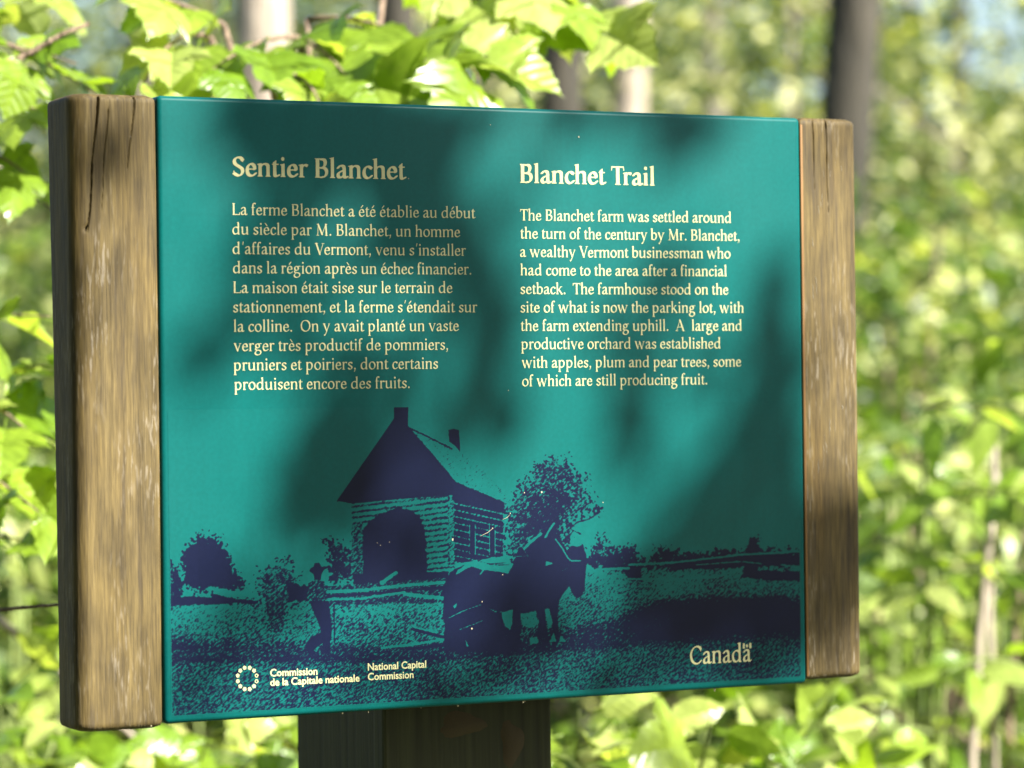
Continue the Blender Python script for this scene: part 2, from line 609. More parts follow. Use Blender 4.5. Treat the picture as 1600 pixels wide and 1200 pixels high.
# unweathered strip of the right timber next to the panel
V, Fc = rounded_box(PW / 2 + 0.0006, PW / 2 + 0.0034, 0.0012, 0.060, ZC - PH / 2 + 0.006, ZC + PH / 2 - 0.006, 0.0008, 2)
link('timber_edge', mesh_from('timber_edge', V, Fc, M_FRESH, True), TR, label='orange unweathered wood edge')

# scratches on the timbers: thin raised frayed fibres
rs = random.Random(5)


def fibres(boxes, y, parent):
    parts = []
    for (x0, x1, ya, yb, cnt, lmin, lmax) in boxes:
        for _ in range(cnt):
            px, py = rs.uniform(x0, x1), rs.uniform(ya, yb)
            L = rs.uniform(lmin, lmax)
            n = 6
            pts = []
            dx = rs.uniform(-0.06, 0.10)
            for k in range(n):
                p = on_panel(px + dx * L * k / n + rs.uniform(-.8, .8), py + L * k / n, y)
                pts.append(p)
            wd = rs.uniform(0.0002, 0.0006)
            parts.append(tube(pts, [wd * 0.3] + [wd * rs.uniform(.5, 1) for _ in range(n - 2)] + [wd * 0.2], 4))
    V, Fc = join(parts)
    link('splintered_fibre', mesh_from('splintered_fibre', V, Fc, M_FIBRE), parent, kind='stuff')


M_FIBRE, nt, b = new_mat('pale_splinter')
b.inputs['Base Color'].default_value = (0.17, 0.15, 0.11, 1)
b.inputs['Roughness'].default_value = 0.8
fibres([(150, 200, 790, 900, 7, 20, 70), (225, 244, 760, 890, 9, 20, 70), (180, 244, 480, 640, 9, 10, 35),
        (140, 240, 900, 1080, 12, 8, 50), (185, 240, 200, 460, 6, 8, 25), (130, 240, 640, 800, 6, 8, 22)], 0.0031, TL)
fibres([(1285, 1325, 240, 460, 7, 6, 22), (1262, 1290, 300, 450, 6, 10, 40), (1275, 1300, 640, 720, 7, 20, 50),
        (1300, 1325, 470, 640, 3, 8, 20)], 0.0031, TR)

# support post
SP_X0, SP_X1 = -0.071, 0.100
parts = []
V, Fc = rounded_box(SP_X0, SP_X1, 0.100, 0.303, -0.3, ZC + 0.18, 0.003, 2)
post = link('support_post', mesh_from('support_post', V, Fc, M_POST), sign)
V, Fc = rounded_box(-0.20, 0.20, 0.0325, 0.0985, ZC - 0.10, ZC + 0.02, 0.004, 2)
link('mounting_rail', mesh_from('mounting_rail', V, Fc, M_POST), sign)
# two raised brown patches on the post's front face
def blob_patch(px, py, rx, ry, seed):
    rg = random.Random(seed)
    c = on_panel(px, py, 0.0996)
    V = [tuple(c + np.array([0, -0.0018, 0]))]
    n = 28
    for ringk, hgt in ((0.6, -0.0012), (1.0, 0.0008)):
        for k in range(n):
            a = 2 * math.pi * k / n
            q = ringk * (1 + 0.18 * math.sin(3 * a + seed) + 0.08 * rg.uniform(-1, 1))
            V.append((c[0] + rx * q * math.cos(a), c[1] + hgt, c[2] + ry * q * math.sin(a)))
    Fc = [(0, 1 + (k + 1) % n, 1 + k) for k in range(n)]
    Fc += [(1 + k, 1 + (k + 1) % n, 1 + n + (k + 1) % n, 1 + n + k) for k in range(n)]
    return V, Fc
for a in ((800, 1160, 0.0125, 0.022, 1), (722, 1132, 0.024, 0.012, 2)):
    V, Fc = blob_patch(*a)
    link('post_patch', mesh_from('post_patch', V, Fc, M_PATCH, True), post)


# ------------------------------------------------------------------ lettering
# glyphs drawn with a broad nib: c = curve, l = straight pen stroke, w = even stroke, p = polygon, o = disc
def glyph_defs(S):
    H = S / 2
    k = S / 84.0
    def stem(x, y0, y1): return ('p', [(x - H, y0), (x + H, y0), (x + H, y1), (x - H, y1)])
    def foot(x, y=0, l=40, r=40): return ('p', [(x - H - l, y), (x + H + r, y), (x + H + r, y + 24), (x + H, y + 44), (x - H, y + 44), (x - H - l, y + 24)])
    def flag(x, y): return ('p', [(x - H, y - 90), (x - H, y - 62), (x - H - 52, y - 48), (x - H - 52, y - 28), (x + H, y + 10), (x + H, y - 90)])
    def bar(x0, x1, y, t=34): return ('p', [(x0, y - t / 2), (x1, y - t / 2), (x1, y + t / 2), (x0, y + t / 2)])
    def capserif(x, y): return ('p', [(x - H - 45, y), (x + H + 45, y), (x + H + 45, y - 24), (x + H, y - 42), (x - H, y - 42), (x - H - 45, y - 24)])
    bowl_b = lambda x, dy=0: ('c', [(x, 330), (x + 90, 430), (x + 200, 445), (x + 310, 380), (x + 345, 240), (x + 300, 95), (x + 200, 22), (x + 90, 30), (x, 75)])
    arch = lambda x, x2: ('c', [(x, 330), (x + 70, 410), (x + 170, 448), (x2 - 60, 440), (x2 - 6, 385), (x2, 290)])
    T = 36 * (0.7 + 0.3 * k)
    G = {}
    G[' '] = (250, [])
    G['.'] = (250, [('o', 120, 48, 54 * k ** .5)])
    G[','] = (250, [('o', 125, 55, 52 * k ** .5), ('w', [(150, 40), (130, -50), (75, -120)], 34)])
    G["'"] = (250, [('w', [(175, 720), (135, 560)], 40), ('o', 172, 700, 34)])
    G['i'] = (291, [stem(146, 0, 430), foot(146), flag(146, 470), ('o', 140, 640, 55 * k ** .4)])
    G['l'] = (291, [stem(146, 0, 700), foot(146), flag(146, 735)])
    G['n'] = (582, [stem(125, 0, 430), foot(125), flag(125, 470), arch(125, 445), stem(445, 0, 300), foot(445)])
    G['h'] = (582, [stem(125, 0, 700), foot(125), flag(125, 735), arch(125, 445), stem(445, 0, 300), foot(445)])
    G['m'] = (883, [stem(125, 0, 430), foot(125), flag(125, 470), arch(125, 435), stem(435, 0, 300), foot(435), arch(435, 750), stem(750, 0, 300), foot(750)])
    G['u'] = (603, [stem(122, 140, 430), flag(122, 470), ('c', [(122, 160), (135, 70), (210, 22), (310, 35), (400, 85), (455, 140)]), stem(455, 30, 430), flag(455, 470), ('p', [(455 - H, 0), (455 + H, 0), (455 + H + 48, 22), (455 + H + 48, 42), (455 + H, 50), (455 - H, 50)])])
    G['r'] = (395, [stem(125, 0, 430), foot(125, 0, 40, 60), flag(125, 470), ('c', [(125, 320), (190, 410), (270, 445), (345, 425)]), ('o', 340, 415, 36 * k ** .6)])
    G['o'] = (546, [('e', 273, 234, 196, 218)])
    G['O'] = (786, [('e', 393, 345, 305, 325)])
    G['e'] = (479, [('p', [(80, 236), (392, 236), (392, 236 + T), (80, 236 + T)]), ('c', [(386, 255), (372, 355), (300, 432), (205, 430), (115, 350), (82, 215), (120, 85), (220, 22), (330, 40), (415, 105)])])
    G['c'] = (444, [('c', [(385, 375), (310, 430), (215, 432), (120, 355), (84, 220), (120, 85), (215, 22), (315, 38), (395, 100)]), ('p', [(355, 330), (405, 320), (405, 440), (360, 440)])])
    G['a'] = (500, [('c', [(95, 370), (160, 430), (250, 448), (325, 410), (345, 310)]), stem(345, 80, 330), ('c', [(345, 110), (360, 40), (410, 22), (465, 50)]), ('c', [(345, 285), (220, 245), (110, 180), (88, 95), (130, 28), (215, 30), (290, 70), (345, 130)])])
    G['d'] = (611, [('c', [(445, 380), (360, 432), (260, 435), (140, 370), (90, 235), (125, 90), (215, 24), (320, 40), (445, 130)]), stem(455, 30, 700), flag(455, 735), ('p', [(455 - H, 0), (455 + H, 0), (455 + H + 48, 22), (455 + H + 48, 42), (455 + H, 50), (455 - H, 50)])])
    G['b'] = (553, [stem(110, 20, 700), flag(110, 735), bowl_b(110)])
    G['p'] = (601, [stem(130, -260, 430), flag(130, 470), foot(130, -265, 45, 55), bowl_b(130)])
    G['g'] = (556, [('e', 240, 312, 130, 122), ('w', [(340, 400), (400, 440), (510, 440)], 44), ('c', [(160, 210), (100, 150), (105, 95), (190, 60), (330, 50), (430, 10), (465, -85), (400, -185), (270, -225), (140, -205), (75, -130), (95, -50), (190, 30)])])
    G['f'] = (333, [stem(135, 0, 560), foot(135, 0, 40, 60), ('c', [(135, 530), (150, 640), (215, 705), (300, 690)]), ('o', 298, 672, 34 * k ** .6), bar(35, 275, 445, 38)])
    G['t'] = (326, [stem(135, 110, 520), ('p', [(135 - H, 500), (135 + H, 500), (135 + H, 590), (135 + H - 16, 590)]), ('c', [(135, 130), (148, 50), (205, 22), (300, 62)]), bar(30, 300, 445, 40)])
    G['s'] = (424, [('c', [(345, 375), (270, 432), (180, 432), (110, 370), (125, 290), (210, 240), (305, 185), (330, 105), (275, 35), (175, 22), (75, 85)]), ('p', [(318, 350), (358, 345), (362, 440), (330, 435)]), ('p', [(60, 130), (98, 130), (100, 50), (66, 36)])])
    G['v'] = (565, [('w', [(98, 450), (288, 25)], S), ('w', [(288, 25), (472, 450)], T), bar(15, 205, 458, 26), bar(385, 550, 458, 26)])
    G['w'] = (834, [('w', [(98, 450), (255, 25)], S), ('w', [(255, 25), (415, 440)], T), ('w', [(400, 450), (570, 25)], S), ('w', [(570, 25), (738, 450)], T), bar(15, 205, 458, 26), bar(655, 815, 458, 26)])
    G['x'] = (516, [('w', [(100, 450), (420, 12)], S), ('w', [(105, 12), (405, 450)], T), bar(20, 200, 458, 26), bar(320, 490, 458, 26), bar(20, 195, 12, 26), bar(320, 500, 12, 26)])
    G['y'] = (556, [('w', [(98, 450), (280, 40)], S), ('w', [(465, 450), (290, 40), (215, -130), (150, -225)], T + 6), ('o', 130, -215, 44), bar(15, 205, 458, 26), bar(378, 545, 458, 26)])
    G['k'] = (556, [stem(125, 0, 700), foot(125), flag(125, 735), ('w', [(150, 220), (395, 450)], T), ('w', [(240, 280), (460, 15)], S), bar(320, 485, 458, 26), bar(395, 545, 12, 26)])
    G['\u00e9'] = (479, G['e'][1] + [('w', [(200, 540), (330, 680)], 52)])
    G['\u00e8'] = (479, G['e'][1] + [('w', [(150, 680), (280, 540)], 52)])
    C = 1.12
    def cstem(x, y0, y1): return ('p', [(x - H * C, y0), (x + H * C, y0), (x + H * C, y1), (x - H * C, y1)])
    G['L'] = (611, [cstem(150, 0, 690), foot(150), capserif(150, 690), bar(120, 560, 20, 40), ('p', [(525, 0), (575, 0), (590, 165), (560, 165)])])
    G['T'] = (613, [cstem(306, 0, 690), foot(306, 0, 60, 60), bar(25, 588, 665, 46), ('p', [(12, 530), (42, 530), (70, 690), (30, 690)]), ('p', [(571, 530), (601, 530), (583, 690), (543, 690)])])
    G['B'] = (611, [cstem(145, 0, 690), capserif(145, 690), foot(145), bar(120, 330, 668, 40), bar(120, 340, 360, 38), bar(120, 340, 22, 40), ('c', [(320, 662), (420, 645), (465, 560), (445, 450), (380, 375), (310, 362)]), ('c', [(310, 358), (430, 345), (505, 270), (510, 150), (440, 50), (320, 24)])])
    G['S'] = (525, [('c', [(430, 560), (355, 645), (250, 662), (130, 610), (95, 515), (140, 420), (270, 345), (395, 265), (425, 150), (350, 48), (225, 22), (80, 100)]), ('p', [(405, 500), (445, 500), (450, 660), (415, 655)]), ('p', [(55, 190), (95, 190), (105, 50), (66, 30)])])
    G['C'] = (709, [('c', [(630, 560), (530, 645), (400, 665), (230, 600), (110, 440), (100, 260), (190, 100), (350, 24), (510, 40), (640, 125)]), ('p', [(600, 480), (640, 480), (650, 670), (615, 665)])])
    G['V'] = (722, [('w', [(120, 670), (370, 25)], S * C), ('w', [(370, 25), (605, 670)], T), bar(15, 250, 677, 26), bar(505, 705, 677, 26)])
    G['A'] = (778, [('w', [(115, 20), (385, 690)], T), ('w', [(375, 680), (650, 20)], S * C), bar(200, 560, 240, 34), bar(15, 225, 12, 26), bar(545, 760, 12, 26)])
    G['M'] = (946, [('w', [(165, 20), (205, 660)], T + 4), ('w', [(205, 665), (475, 70)], S * C), ('w', [(475, 70), (745, 665)], T), ('w', [(745, 665), (785, 20)], S * C), bar(60, 265, 12, 26), bar(680, 890, 12, 26), bar(95, 250, 677, 26), bar(700, 855, 677, 26)])
    return G


def smooth_path(P, n=7):
    P = [np.array(p, float) for p in P]
    out = []
    for i in range(len(P) - 1):
        p0 = P[i - 1] if i > 0 else 2 * P[0] - P[1]
        p1, p2 = P[i], P[i + 1]
        p3 = P[i + 2] if i + 2 < len(P) else 2 * P[-1] - P[-2]
        for k in range(n):
            t = k / n
            out.append(0.5 * ((2 * p1) + (-p0 + p2) * t + (2 * p0 - 5 * p1 + 4 * p2 - p3) * t * t + (-p0 + 3 * p1 - 3 * p2 + p3) * t ** 3))
    out.append(P[-1])
    return np.array(out)


def seg_dist(Q, path):
    d = np.full(len(Q), 1e9)
    for a, b in zip(path[:-1], path[1:]):
        ab = b - a
        L = ab @ ab
        t = np.clip(((Q - a) @ ab) / (L + 1e-12), 0, 1)
        d = np.minimum(d, np.hypot(*(Q - a - t[:, None] * ab).T))
    return d


def poly_sdf(Q, poly):
    P = np.array(poly, float)
    d = seg_dist(Q, np.vstack([P, P[:1]]))
    inside = np.zeros(len(Q), bool)
    n = len(P)
    for i in range(n):
        a, b = P[i], P[(i + 1) % n]
        c = ((a[1] > Q[:, 1]) != (b[1] > Q[:, 1]))
        with np.errstate(divide='ignore', invalid='ignore'):
            xx = (b[0] - a[0]) * (Q[:, 1] - a[1]) / (b[1] - a[1] + 1e-12) + a[0]
        inside ^= c & (Q[:, 0] < xx)
    return np.where(inside, -d, d)


def glyph_contours(adv, prims, S, step=11.0):
    xs = np.arange(-80, adv + 160, step)
    ys = np.arange(-300, 790, step)
    X, Y = np.meshgrid(xs, ys)
    Q = np.stack([X.ravel(), Y.ravel()], 1)
    a, bb, ph = S * 0.54, S * 0.19 + 2, R(22)
    Mx = np.array([[math.cos(ph) / a, math.sin(ph) / a], [-math.sin(ph) / bb, math.cos(ph) / bb]])
    D = np.full(len(Q), 1e9)
    for pr in prims:
        if pr[0] == 'p':
            d = poly_sdf(Q, pr[1])
        elif pr[0] == 'o':
            d = np.hypot(Q[:, 0] - pr[1], Q[:, 1] - pr[2]) - pr[3]
        elif pr[0] == 'w':
            d = seg_dist(Q, np.array(pr[1], float)) - pr[2] / 2
        else:
            if pr[0] == 'e':
                th = np.linspace(0, 2 * math.pi, 37)
                path = np.stack([pr[1] + pr[3] * np.cos(th), pr[2] + pr[4] * np.sin(th)], 1)
            else:
                path = smooth_path(pr[1])
            d = (seg_dist(Q @ Mx.T, path @ Mx.T) - 1) * bb
        D = np.minimum(D, d)
    D = D.reshape(X.shape)
    D[D == 0] = 1e-6
    # marching squares with linear interpolation
    ny, nx = D.shape
    segs = {}
    def ep(i, j, horiz):
        if horiz:
            t = D[i, j] / (D[i, j] - D[i, j + 1])
            return (xs[j] + t * step, ys[i])
        t = D[i, j] / (D[i, j] - D[i + 1, j])
        return (xs[j], ys[i] + t * step)
    pts = {}
    nxt = {}
    S_ = D < 0
    for i in range(ny - 1):
        for j in range(nx - 1):
            c = (S_[i, j], S_[i, j + 1], S_[i + 1, j + 1], S_[i + 1, j])
            if all(c) or not any(c):
                continue
            E = [('h', i, j), ('v', i, j + 1), ('h', i + 1, j), ('v', i, j)]
            cr = [c[0] != c[1], c[1] != c[2], c[2] != c[3], c[3] != c[0]]
            # walk corners: entering edges (out->in) and leaving edges (in->out) counter-clockwise
            ent = [q for q in range(4) if cr[q] and not c[q]]
            lea = [q for q in range(4) if cr[q] and c[q]]
            for q in ent:
                # the inside run that starts after edge q ends at the next leaving edge
                w_ = (q + 1) % 4
                while w_ not in lea:
                    w_ = (w_ + 1) % 4
                A, B = E[w_], E[q]
                nxt[A] = B
                for e in (A, B):
                    if e not in pts:
                        pts[e] = ep(e[1], e[2], e[0] == 'h')
    loops = []
    seen = set()
    for s in list(nxt):
        if s in seen:
            continue
        lp = []
        c = s
        while c not in seen and c in nxt:
            seen.add(c)
            lp.append(pts[c])
            c = nxt[c]
        if len(lp) > 5:
            lp = np.array(lp)
            # simplify: drop nearly collinear points
            keep = []
            n = len(lp)
            last = lp[-1]
            for q in range(n):
                p, nx2 = lp[q], lp[(q + 1) % n]
                ar = abs((p[0] - last[0]) * (nx2[1] - last[1]) - (p[1] - last[1]) * (nx2[0] - last[0]))
                if ar > 14:
                    keep.append(p)
                    last = p
            if len(keep) > 3:
                loops.append(np.array(keep))
    return loops


GLY = {}
def get_glyph(ch, S):
    if (ch, S) not in GLY:
        adv, prims = DEFS[S][ch]
        GLY[(ch, S)] = (adv, glyph_contours(adv, prims, S) if prims else [])
    return GLY[(ch, S)]


DEFS = {s: glyph_defs(s) for s in (92, 104, 132)}
KERN = {('T', 'r'): -70, ('V', 'e'): -60, ('T', 'h'): -10, ('L', 'a'): -10, ('f', 'i'): -12, ('T', 'r'): -75}


def line_xform(p0, p1base, y=-0.0003):
    a, b = on_panel(*p0), on_panel(*p1base)
    return a, b


def curves_to_mesh(name, loops3, mat, parent, **props):
    """loops3: closed outlines as (x, z) on the panel -> flat filled mesh just proud of the face"""
    cu = bpy.data.curves.new(name, 'CURVE')
    cu.dimensions = '2D'
    cu.fill_mode = 'BOTH'
    for lp in loops3:
        sp = cu.splines.new('POLY')
        sp.points.add(len(lp) - 1)
        co = np.zeros((len(lp), 4))
        co[:, 0], co[:, 1], co[:, 3] = lp[:, 0], lp[:, 1], 1
        sp.points.foreach_set('co', co.ravel())
        sp.use_cyclic_u = True
    ob = bpy.data.objects.new('tmp_curve', cu)
    COL.objects.link(ob)
    dg = bpy.context.evaluated_depsgraph_get()
    me = bpy.data.meshes.new_from_object(ob.evaluated_get(dg))
    bpy.data.objects.remove(ob)
    bpy.data.curves.remove(cu)
    me.name = name
    n = len(me.vertices)
    co = np.zeros(n * 3)
    me.vertices.foreach_get('co', co)
    co = co.reshape(-1, 3)
    out = np.stack([co[:, 0], np.full(n, PRINT_Y), co[:, 1]], 1)
    me.vertices.foreach_set('co', out.ravel())
    me.materials.clear()
    me.materials.append(mat)
    me.update()
    # all faces look out of the panel (towards -Y)
    fl = [p for p in me.polygons if p.normal.y > 0]
    if len(fl) > len(me.polygons) / 2:
        me.flip_normals()
    return link(name, me, parent, **props)


PRINT_Y = -0.00032


def serif_line(text, left, right, size, S):
    """outlines of a line of text running from photo pixel left (x, baseline y) to right"""
    a, b = on_panel(*left), on_panel(*right)
    z0 = a[2]
    x = 0.0
    pl = []
    prev = None
    for ch in text:
        adv, loops = get_glyph(ch, S)
        x += KERN.get((prev, ch), 0)
        pl.append((x, loops))
        x += adv
        prev = ch
    xs = [lp[:, 0] + ox for ox, loops in pl for lp in loops]
    lo, hi = min(v.min() for v in xs), max(v.max() for v in xs)
    sx = (b[0] - a[0]) / (hi - lo)
    dz = (b[2] - a[2])
    sz = size / 1000.0
    out = []
    for ox, loops in pl:
        for lp in loops:
            X = (lp[:, 0] + ox - lo) * sx
            out.append(np.stack([a[0] + X, z0 + dz * X / (b[0] - a[0]) + lp[:, 1] * sz], 1))
    return out


FR_SIZE = 0.0213
BODY = 0.0143
curves_to_mesh('heading_text', serif_line('Sentier Blanchet', (363, 275), (635, 280.5), 0.0240, 132), M_CREAM, panel, label='French heading Sentier Blanchet')
curves_to_mesh('heading_text', serif_line('Blanchet Trail', (812.5, 285.5), (1022.5, 290), 0.0240, 132), M_CREAM, panel, label='English heading Blanchet Trail')
FR = [("La ferme Blanchet a \u00e9t\u00e9 \u00e9tablie au d\u00e9but", 363, 335.7, 743, 341.3),
      ("du si\u00e8cle par M. Blanchet, un homme", 363, 366.3, 719, 370.7),
      ("d'affaires du Vermont, venu s'installer", 363.4, 397, 728, 399.7),
      ("dans la r\u00e9gion apr\u00e8s un \u00e9chec financier.", 364, 427, 736, 429),
      ("La maison \u00e9tait sise sur le terrain de", 364.5, 457.9, 707, 457.9),
      ("stationnement, et la ferme s'\u00e9tendait sur", 364, 488.2, 745.6, 488),
      ("la colline.  On y avait plant\u00e9 un vaste", 365, 518.5, 717, 517.2),
      ("verger tr\u00e8s productif de pommiers,", 365, 548.9, 699.7, 546.6),
      ("pruniers et poiriers, dont certains", 365, 579, 684.3, 576.2),
      ("produisent encore des fruits.", 366, 609.4, 639.8, 606.4)]
EN = [("The Blanchet farm was settled around", 812.5, 344.4, 1142, 348.4),
      ("the turn of the century by Mr. Blanchet,", 813, 372.7, 1155, 376.5),
      ("a wealthy Vermont businessman who", 812.5, 401.4, 1141, 404),
      ("had come to the area after a financial", 813, 430.2, 1135, 431.7),
      ("setback.  The farmhouse stood on the", 813, 459.5, 1138, 460.4),
      ("site of what is now the parking lot, with", 813, 488.3, 1161.7, 488.8),
      ("the farm extending uphill.  A  large and", 813.7, 517.2, 1158.7, 516.8),
      ("productive orchard was established", 814.2, 545.7, 1125.5, 544.6),
      ("with apples, plum and pear trees, some", 815, 574.8, 1158, 572.8),
      ("of which are still producing fruit.", 815.7, 603.7, 1104.5, 600.7)]
L = []
for t, x0, y0, x1, y1 in FR:
    L += serif_line(t, (x0, y0), (x1, y1), BODY, 92)
curves_to_mesh('body_text', L, M_CREAM, panel, label='French paragraph in cream serif letters')
L = []
for t, x0, y0, x1, y1 in EN:
    L += serif_line(t, (x0, y0), (x1, y1), BODY, 92)
curves_to_mesh('body_text', L, M_CREAM, panel, label='English paragraph in cream serif letters')
# the government word mark with its little flag
L = serif_line('Canada', (1078, 1038.4), (1174.5, 1033.4), 0.0243, 104)
# keep the round C a little deeper than the rest
def panel_xz(px, py):
    p = on_panel(px, py)
    return (p[0], p[2])
def quad(px0, py0, px1, py1, px2, py2, px3, py3):
    return np.array([panel_xz(px0, py0), panel_xz(px1, py1), panel_xz(px2, py2), panel_xz(px3, py3)])
L.append(quad(1160.6, 1013.6, 1163.4, 1013.4, 1163.4, 1005.2, 1160.6, 1005.4))
L.append(quad(1170.6, 1012.8, 1173.6, 1012.6, 1173.6, 1004.4, 1170.6, 1004.6))
c = np.array([1167.0, 1009.1])
leaf = []
for k in range(16):
    a = 2 * math.pi * k / 16
    rr = 3.2 if k % 2 == 0 else 1.5
    leaf.append(panel_xz(c[0] + 0.8 * rr * math.cos(a), c[1] + rr * math.sin(a)))
L.append(np.array(leaf))
curves_to_mesh('word_mark', L, M_CREAM, panel, label='Canada word mark with small flag')
# commission emblem: ring of small house-like pentagons, two of them hollow
L = []
ec = (386.0, 1060.0)
for k in range(12):
    a = R(15 + 30 * k)
    cx, cy = ec[0] + 15.2 * math.cos(a), ec[1] - 17.2 * math.sin(a)
    for s_, flip in (((3.5, False), (1.9, True)) if k in (0, 11) else ((3.6, False),)):
        pts = []
        for q in range(5):
            b2 = a + 2 * math.pi * q / 5
            pts.append(panel_xz(cx + s_ * 0.9 * math.cos(b2), cy - s_ * math.sin(b2)))
        L.append(np.array(pts[::-1] if flip else pts))
curves_to_mesh('emblem', L, M_CREAM, panel, label='ring emblem of twelve small pentagons')


def sans_line(text, left, right, cap):
    fc = bpy.data.curves.new('f', 'FONT')
    fc.body = text
    fc.size = 1.0
    fc.offset = 0.018
    fc.resolution_u = 3
    ob = bpy.data.objects.new('tmp_font', fc)
    COL.objects.link(ob)
    dg = bpy.context.evaluated_depsgraph_get()
    me = bpy.data.meshes.new_from_object(ob.evaluated_get(dg))
    bpy.data.objects.remove(ob)
    n = len(me.vertices)
    co = np.zeros(n * 3)
    me.vertices.foreach_get('co', co)
    co = co.reshape(-1, 3)
    a, b = on_panel(*left), on_panel(*right)
    lo, hi = co[:, 0].min(), co[:, 0].max()
    X = (co[:, 0] - lo) * (b[0] - a[0]) / (hi - lo)
    Z = a[2] + (b[2] - a[2]) * X / (b[0] - a[0]) + co[:, 1] * cap / 0.70
    V = np.stack([a[0] + X, np.full(n, PRINT_Y), Z], 1)
    Fc = [tuple(p.vertices) for p in me.polygons]
    bpy.data.meshes.remove(me)
    return [tuple(v) for v in V], Fc


V, Fc = join([sans_line('Commission', (422, 1056.8), (495.7, 1054), 0.0062),
              sans_line('de la Capitale nationale', (422, 1071.6), (561.6, 1064.6), 0.0062)])
link('owner_text', mesh_from('owner_text', V, Fc, M_CREAM), panel, label='Commission de la Capitale nationale in bold sans letters')
V, Fc = join([sans_line('National Capital', (574.5, 1047.6), (665.8, 1042.8), 0.0062),
              sans_line('Commission', (574.5, 1062.8), (646, 1059.2), 0.0062)])
link('owner_text', mesh_from('owner_text', V, Fc, M_CREAM), panel, label='National Capital Commission in bold sans letters')

# ------------------------------------------------------------------ printed picture
gx = np.arange(-PW / 2 + 0.006, PW / 2 - 0.0055, 0.00088)
gz = np.arange(ZC - PH / 2 + 0.006, ZC + 0.0, 0.00088)
GX, GZ = np.meshgrid(gx, gz)
P3 = np.stack([GX, np.zeros_like(GX), GZ], -1)
UV = project(P3)
U, Vv = UV[..., 0], UV[..., 1]
Q = UV.reshape(-1, 2)
shape = GX.shape
tone_f = np.zeros(shape)
grain_f = np.zeros(shape)


def vnoise(scale, seed, oct_=3):
    rg = np.random.default_rng(seed)
    out = np.zeros(shape)
    amp_ = 1.0
    tot = 0
    for o in range(oct_):
        s = scale / (2 ** o)
        g = rg.random((300, 400))
        x = U / s + 5
        y = Vv / s + 5
        xi, yi = np.floor(x).astype(int), np.floor(y).astype(int)
        fx, fy = x - xi, y - yi
        fx, fy = fx * fx * (3 - 2 * fx), fy * fy * (3 - 2 * fy)
        xi, yi = xi % 399, yi % 299
        v = (g[yi, xi] * (1 - fx) + g[yi, xi + 1] * fx) * (1 - fy) + (g[yi + 1, xi] * (1 - fx) + g[yi + 1, xi + 1] * fx) * fy
        out += v * amp_
        tot += amp_
        amp_ *= 0.6
    return out / tot - 0.5


NZ1, NZ2, NZ3, NZ4 = vnoise(14, 1), vnoise(5, 2), vnoise(40, 3), vnoise(3.6, 4, 2)


def region(poly, rough=0.0, nz=None):
    """signed inside measure in photo pixels, edge broken up by noise"""
    x0, y0 = np.min(poly, 0) - 20
    x1, y1 = np.max(poly, 0) + 20
    msk = (U > x0) & (U < x1) & (Vv > y0) & (Vv < y1)
    d = np.full(shape, 50.0)
    d[msk] = poly_sdf(np.stack([U[msk], Vv[msk]], 1), poly)
    if rough:
        d = d + rough * 2 * (NZ1 * 0.6 + NZ2 if nz is None else nz)
    return d


def fill(poly, t, g, rough=0.0, soft=0.9):
    global tone_f, grain_f
    d = region(np.array(poly, float), rough)
    a = np.clip(0.5 - d / (2 * soft), 0, 1)
    tone_f = tone_f * (1 - a) + t * a
    grain_f = grain_f * (1 - a) + g * a


def leafy(poly, t, g, rough=6.0, soft=5.0, dots=60, seed=1):
    """foliage in the print: edge breaks into leaf-sized specks"""
    global tone_f, grain_f
    poly = np.array(poly, float)
    d = region(poly, rough)
    spk = 0.9 * NZ4
    a = np.clip(0.5 - d / (2 * soft) + spk * 1.5, 0, 1) * (d < soft * 2.2)
    inn = np.clip(-d / 14, 0, 1)
    tt = t + spk * (1 - 0.6 * inn) * 1.2 + 0.18 * inn
    tone_f = tone_f * (1 - a) + tt * a
    grain_f = grain_f * (1 - a) + g * a
    rg = random.Random(seed)
    n = len(poly)
    for _ in range(dots):
        i = rg.randrange(n)
        p = poly[i] * (1 - (u := rg.random())) + poly[(i + 1) % n] * u
        p = p + np.array([rg.gauss(0, 4), rg.gauss(-1, 4)])
        q = p + np.array([rg.uniform(-2, 2), rg.uniform(-2, 2)])
        stroke([p, q], rg.uniform(1.2, 2.6), rg.choice([0.95, 0.95, 0.05]), 0.1)


def stroke(pts, wd, t, g=0.0, rough=0.0):
    global tone_f, grain_f
    P = np.array(pts, float)
    x0, y0 = P.min(0) - 12
    x1, y1 = P.max(0) + 12
    msk = (U > x0) & (U < x1) & (Vv > y0) & (Vv < y1)
    d = np.full(shape, 50.0)
    d[msk] = seg_dist(np.stack([U[msk], Vv[msk]], 1), P) - wd / 2
    if rough:
        d = d + rough * 2 * NZ2
    a = np.clip(0.5 - d / 1.6, 0, 1)
    tone_f = tone_f * (1 - a) + t * a
    grain_f = grain_f * (1 - a) + g * a


z5 = lambda L_: [(250 + x / 2.222, 600 + y / 2.222) for x, y in L_]
z6 = lambda L_: [(700 + x / 2.265, 600 + y / 2.265) for x, y in L_]
z7 = lambda L_: [(700 + x / 3.87, 700 + y / 3.87) for x, y in L_]


def lin(x, pts):
    return np.interp(x, [p[0] for p in pts], [p[1] for p in pts])


